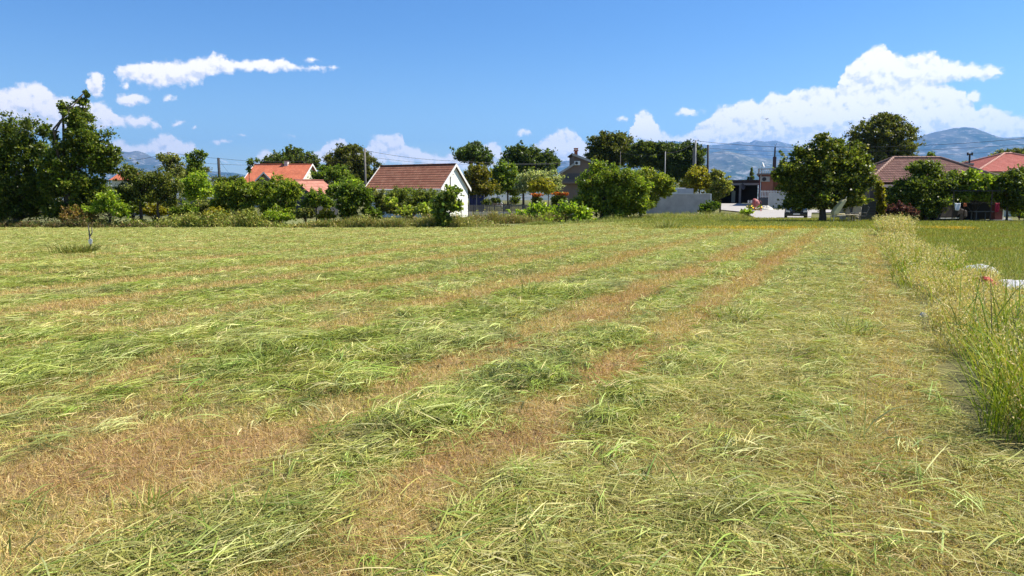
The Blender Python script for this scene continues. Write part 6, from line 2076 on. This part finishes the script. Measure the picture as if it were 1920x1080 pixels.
def tuft(px, py, rad, n, h0, h1, cols, wts, label, wid=.007, name='grass_tuft', spread=.35, group=None):
    p = gnd(px, py)
    q = rng.normal(0, rad / 2, (n, 2))
    P = np.stack([q[:, 0], q[:, 1], np.zeros(n)], -1)
    th = np.arctan2(q[:, 1], q[:, 0]) + rng.normal(0, .7, n)
    k = 1 + max(p[1] - 6, 0) / 11
    o = blades(name, P, th, np.clip(rng.normal(1.57 - spread, spread * .6, n), .2, 1.57), np.abs(rng.normal(.5, .4, n)), h0 + (h1 - h0) * rng.random(n), wid * k * (.6 + .8 * rng.random(n)),
               pal(n, cols, wts), 3, 1.3)
    o.location = (float(p[0]), float(p[1]), 0.0)
    return tag(o, label, 'grass tuft', group or 'uncut grass tufts')


GT = [(0.20, 0.26, 0.05), (0.30, 0.35, 0.09), (0.40, 0.37, 0.15)]
tuft(146, 476, .55, 600, .10, .42, [(0.22, 0.24, 0.06), (0.33, 0.30, 0.11), (0.14, 0.17, 0.04)], [.4, .3, .3], 'yellowish uncut grass tuft around the tagged stake')
tuft(1600, 830, .10, 16, .30, .62, [(0.40, 0.42, 0.22), (0.3, 0.34, 0.14)], [.6, .4], 'few long pale stalks standing up in the right foreground', .007, spread=.5)
tuft(1590, 625, .35, 150, .12, .36, [(0.34, 0.38, 0.16), (0.46, 0.48, 0.26), (0.16, 0.20, 0.06)], [.4, .4, .2], 'bristling pale tuft of coarse grass right of the middle', .008, spread=.7)
tuft(505, 690, .40, 150, .12, .36, [(0.20, 0.27, 0.06), (0.32, 0.38, 0.11), (0.13, 0.18, 0.04)], [.4, .4, .2], 'leafy upright tuft on the cut row in the left middle', .008, spread=1.0)
tuft(1385, 600, .30, 90, .10, .32, GT, [.4, .4, .2], 'spiky green tuft beside the bare red brown strip', .009, spread=.8)
tuft(265, 960, .16, 40, .08, .22, GT, [.5, .3, .2], 'little green tuft on the bare patch in the left foreground', .006, spread=.6)
tuft(990, 555, .25, 60, .15, .4, GT, [.5, .3, .2], 'upright green tuft in the middle of the field', .008, spread=.7)
tuft(700, 640, .25, 60, .15, .4, GT, [.5, .3, .2], 'green tuft at the end of the bright cut row', .008, spread=.9)
tuft(1250, 430, .5, 160, .2, .7, [(0.36, 0.33, 0.16), (0.22, 0.26, 0.07)], [.5, .5], 'dry tuft at the far field edge before the grey wall', .007)
# trailing broad blades bottom left corner
tuft(10, 1050, .15, 16, .15, .36, [(0.16, 0.22, 0.06), (0.26, 0.30, 0.12)], [.5, .5], 'broad arching grass blades in the bottom left corner', .011, spread=1.15)

# garden things seen through the fence
r = empty('tarpaulin', (at(880, 390, 79)[0], 79, 0), 0, 'dark blue tarpaulin hung between posts right of the white gable', 'tarpaulin')
tw = at(906, 390, 79)[0] - at(878, 390, 79)[0]
mb = MB()
for i in range(12):
    x = tw * i / 12; x2_ = tw * (i + 1) / 12
    y, y2 = .06 * math.sin(i * 1.9), .06 * math.sin((i + 1) * 1.9)
    zt1, zt2 = at(890, 365 + 2.5 * abs(math.sin(i * .7)), 79)[2], at(890, 365 + 2.5 * abs(math.sin((i + 1) * .7)), 79)[2]
    mb.poly([(x, y, .3), (x2_, y2, .3), (x2_, y2, zt2), (x, y, zt1)])
o = mb.build('sheet', M_BLUETARP, r); so = o.modifiers.new('thick', 'SOLIDIFY'); so.thickness = .02
for x in (0, tw * .5, tw):
    MB().tube([(x, -.1, 0), (x, -.1, 2.2)], .035, 6).build('post', M_CONCPOLE, r)
mound('white_cover', 'white crumpled cover over garden goods behind the picket fence', 930, 396.5, .8, .5, 1.1, M_SACK, 'cover', seed=6.2, rag=.3)
o = [q for q in COL.objects if q.name.startswith('white_cover')][0]; pp = at(931, 385, 81); o.location = (float(pp[0]), 81, .9)
r = empty('garden_bench', (at(937, 390, 78)[0], 78, 0), 0, 'low reddish wooden garden bench behind the picket fence', 'bench')
MB().box(-.7, .7, -.2, .2, 1.12, 1.2).build('seat', simple('reddish_wood', (.35, .16, .10), .8), r)
for x in (-.55, .55): MB().box(x - .04, x + .04, -.15, .15, 0, 1.115).build('leg', M_GREYWOOD, r)

# bird in the sky
p = at(1437, 223.5, 70)
r = empty('bird', p, R(30), 'tiny dark bird flying in front of the right hand clouds', 'bird')
bm_ = MB().tube([(-.11, 0, 0), (-.03, 0, .01), (.06, 0, .012), (.11, 0, .02), (.135, 0, .02)], [.012, .032, .036, .024, .006], 8)
bo = bm_.build('body', M_BLACK, r, smooth=True)
for s in (-1, 1):
    w_ = MB(); w_.poly([(.05, s * .02, .02), (.04, s * .16, .07), (-.02, s * .30, .05), (-.03, s * .16, .06), (-.04, s * .02, .02)][::s])
    wo_ = w_.build('wing', M_BLACK, r); so = wo_.modifiers.new('thick', 'SOLIDIFY'); so.thickness = .006

# ------------------------------------------------------------------ air between here and the mountains
hm = MB(); hm.box(-21000, 21000, -80, 24000, -3, 1900)
hz, ht = mat_new('thin_air')
pv = ht.n('ShaderNodeVolumePrincipled')
pv.inputs['Color'].default_value = (0.13, 0.43, 1.0, 1)
pv.inputs['Density'].default_value = 0.000038
pv.inputs['Anisotropy'].default_value = 0.25
ho_ = ht.n('ShaderNodeOutputMaterial')
hz.node_tree.links.new(pv.outputs[0], ho_.inputs['Volume'])
haze = hm.build('haze', hz)
tag(haze, 'thin blue air between the field and the mountains', 'haze', kind='stuff')
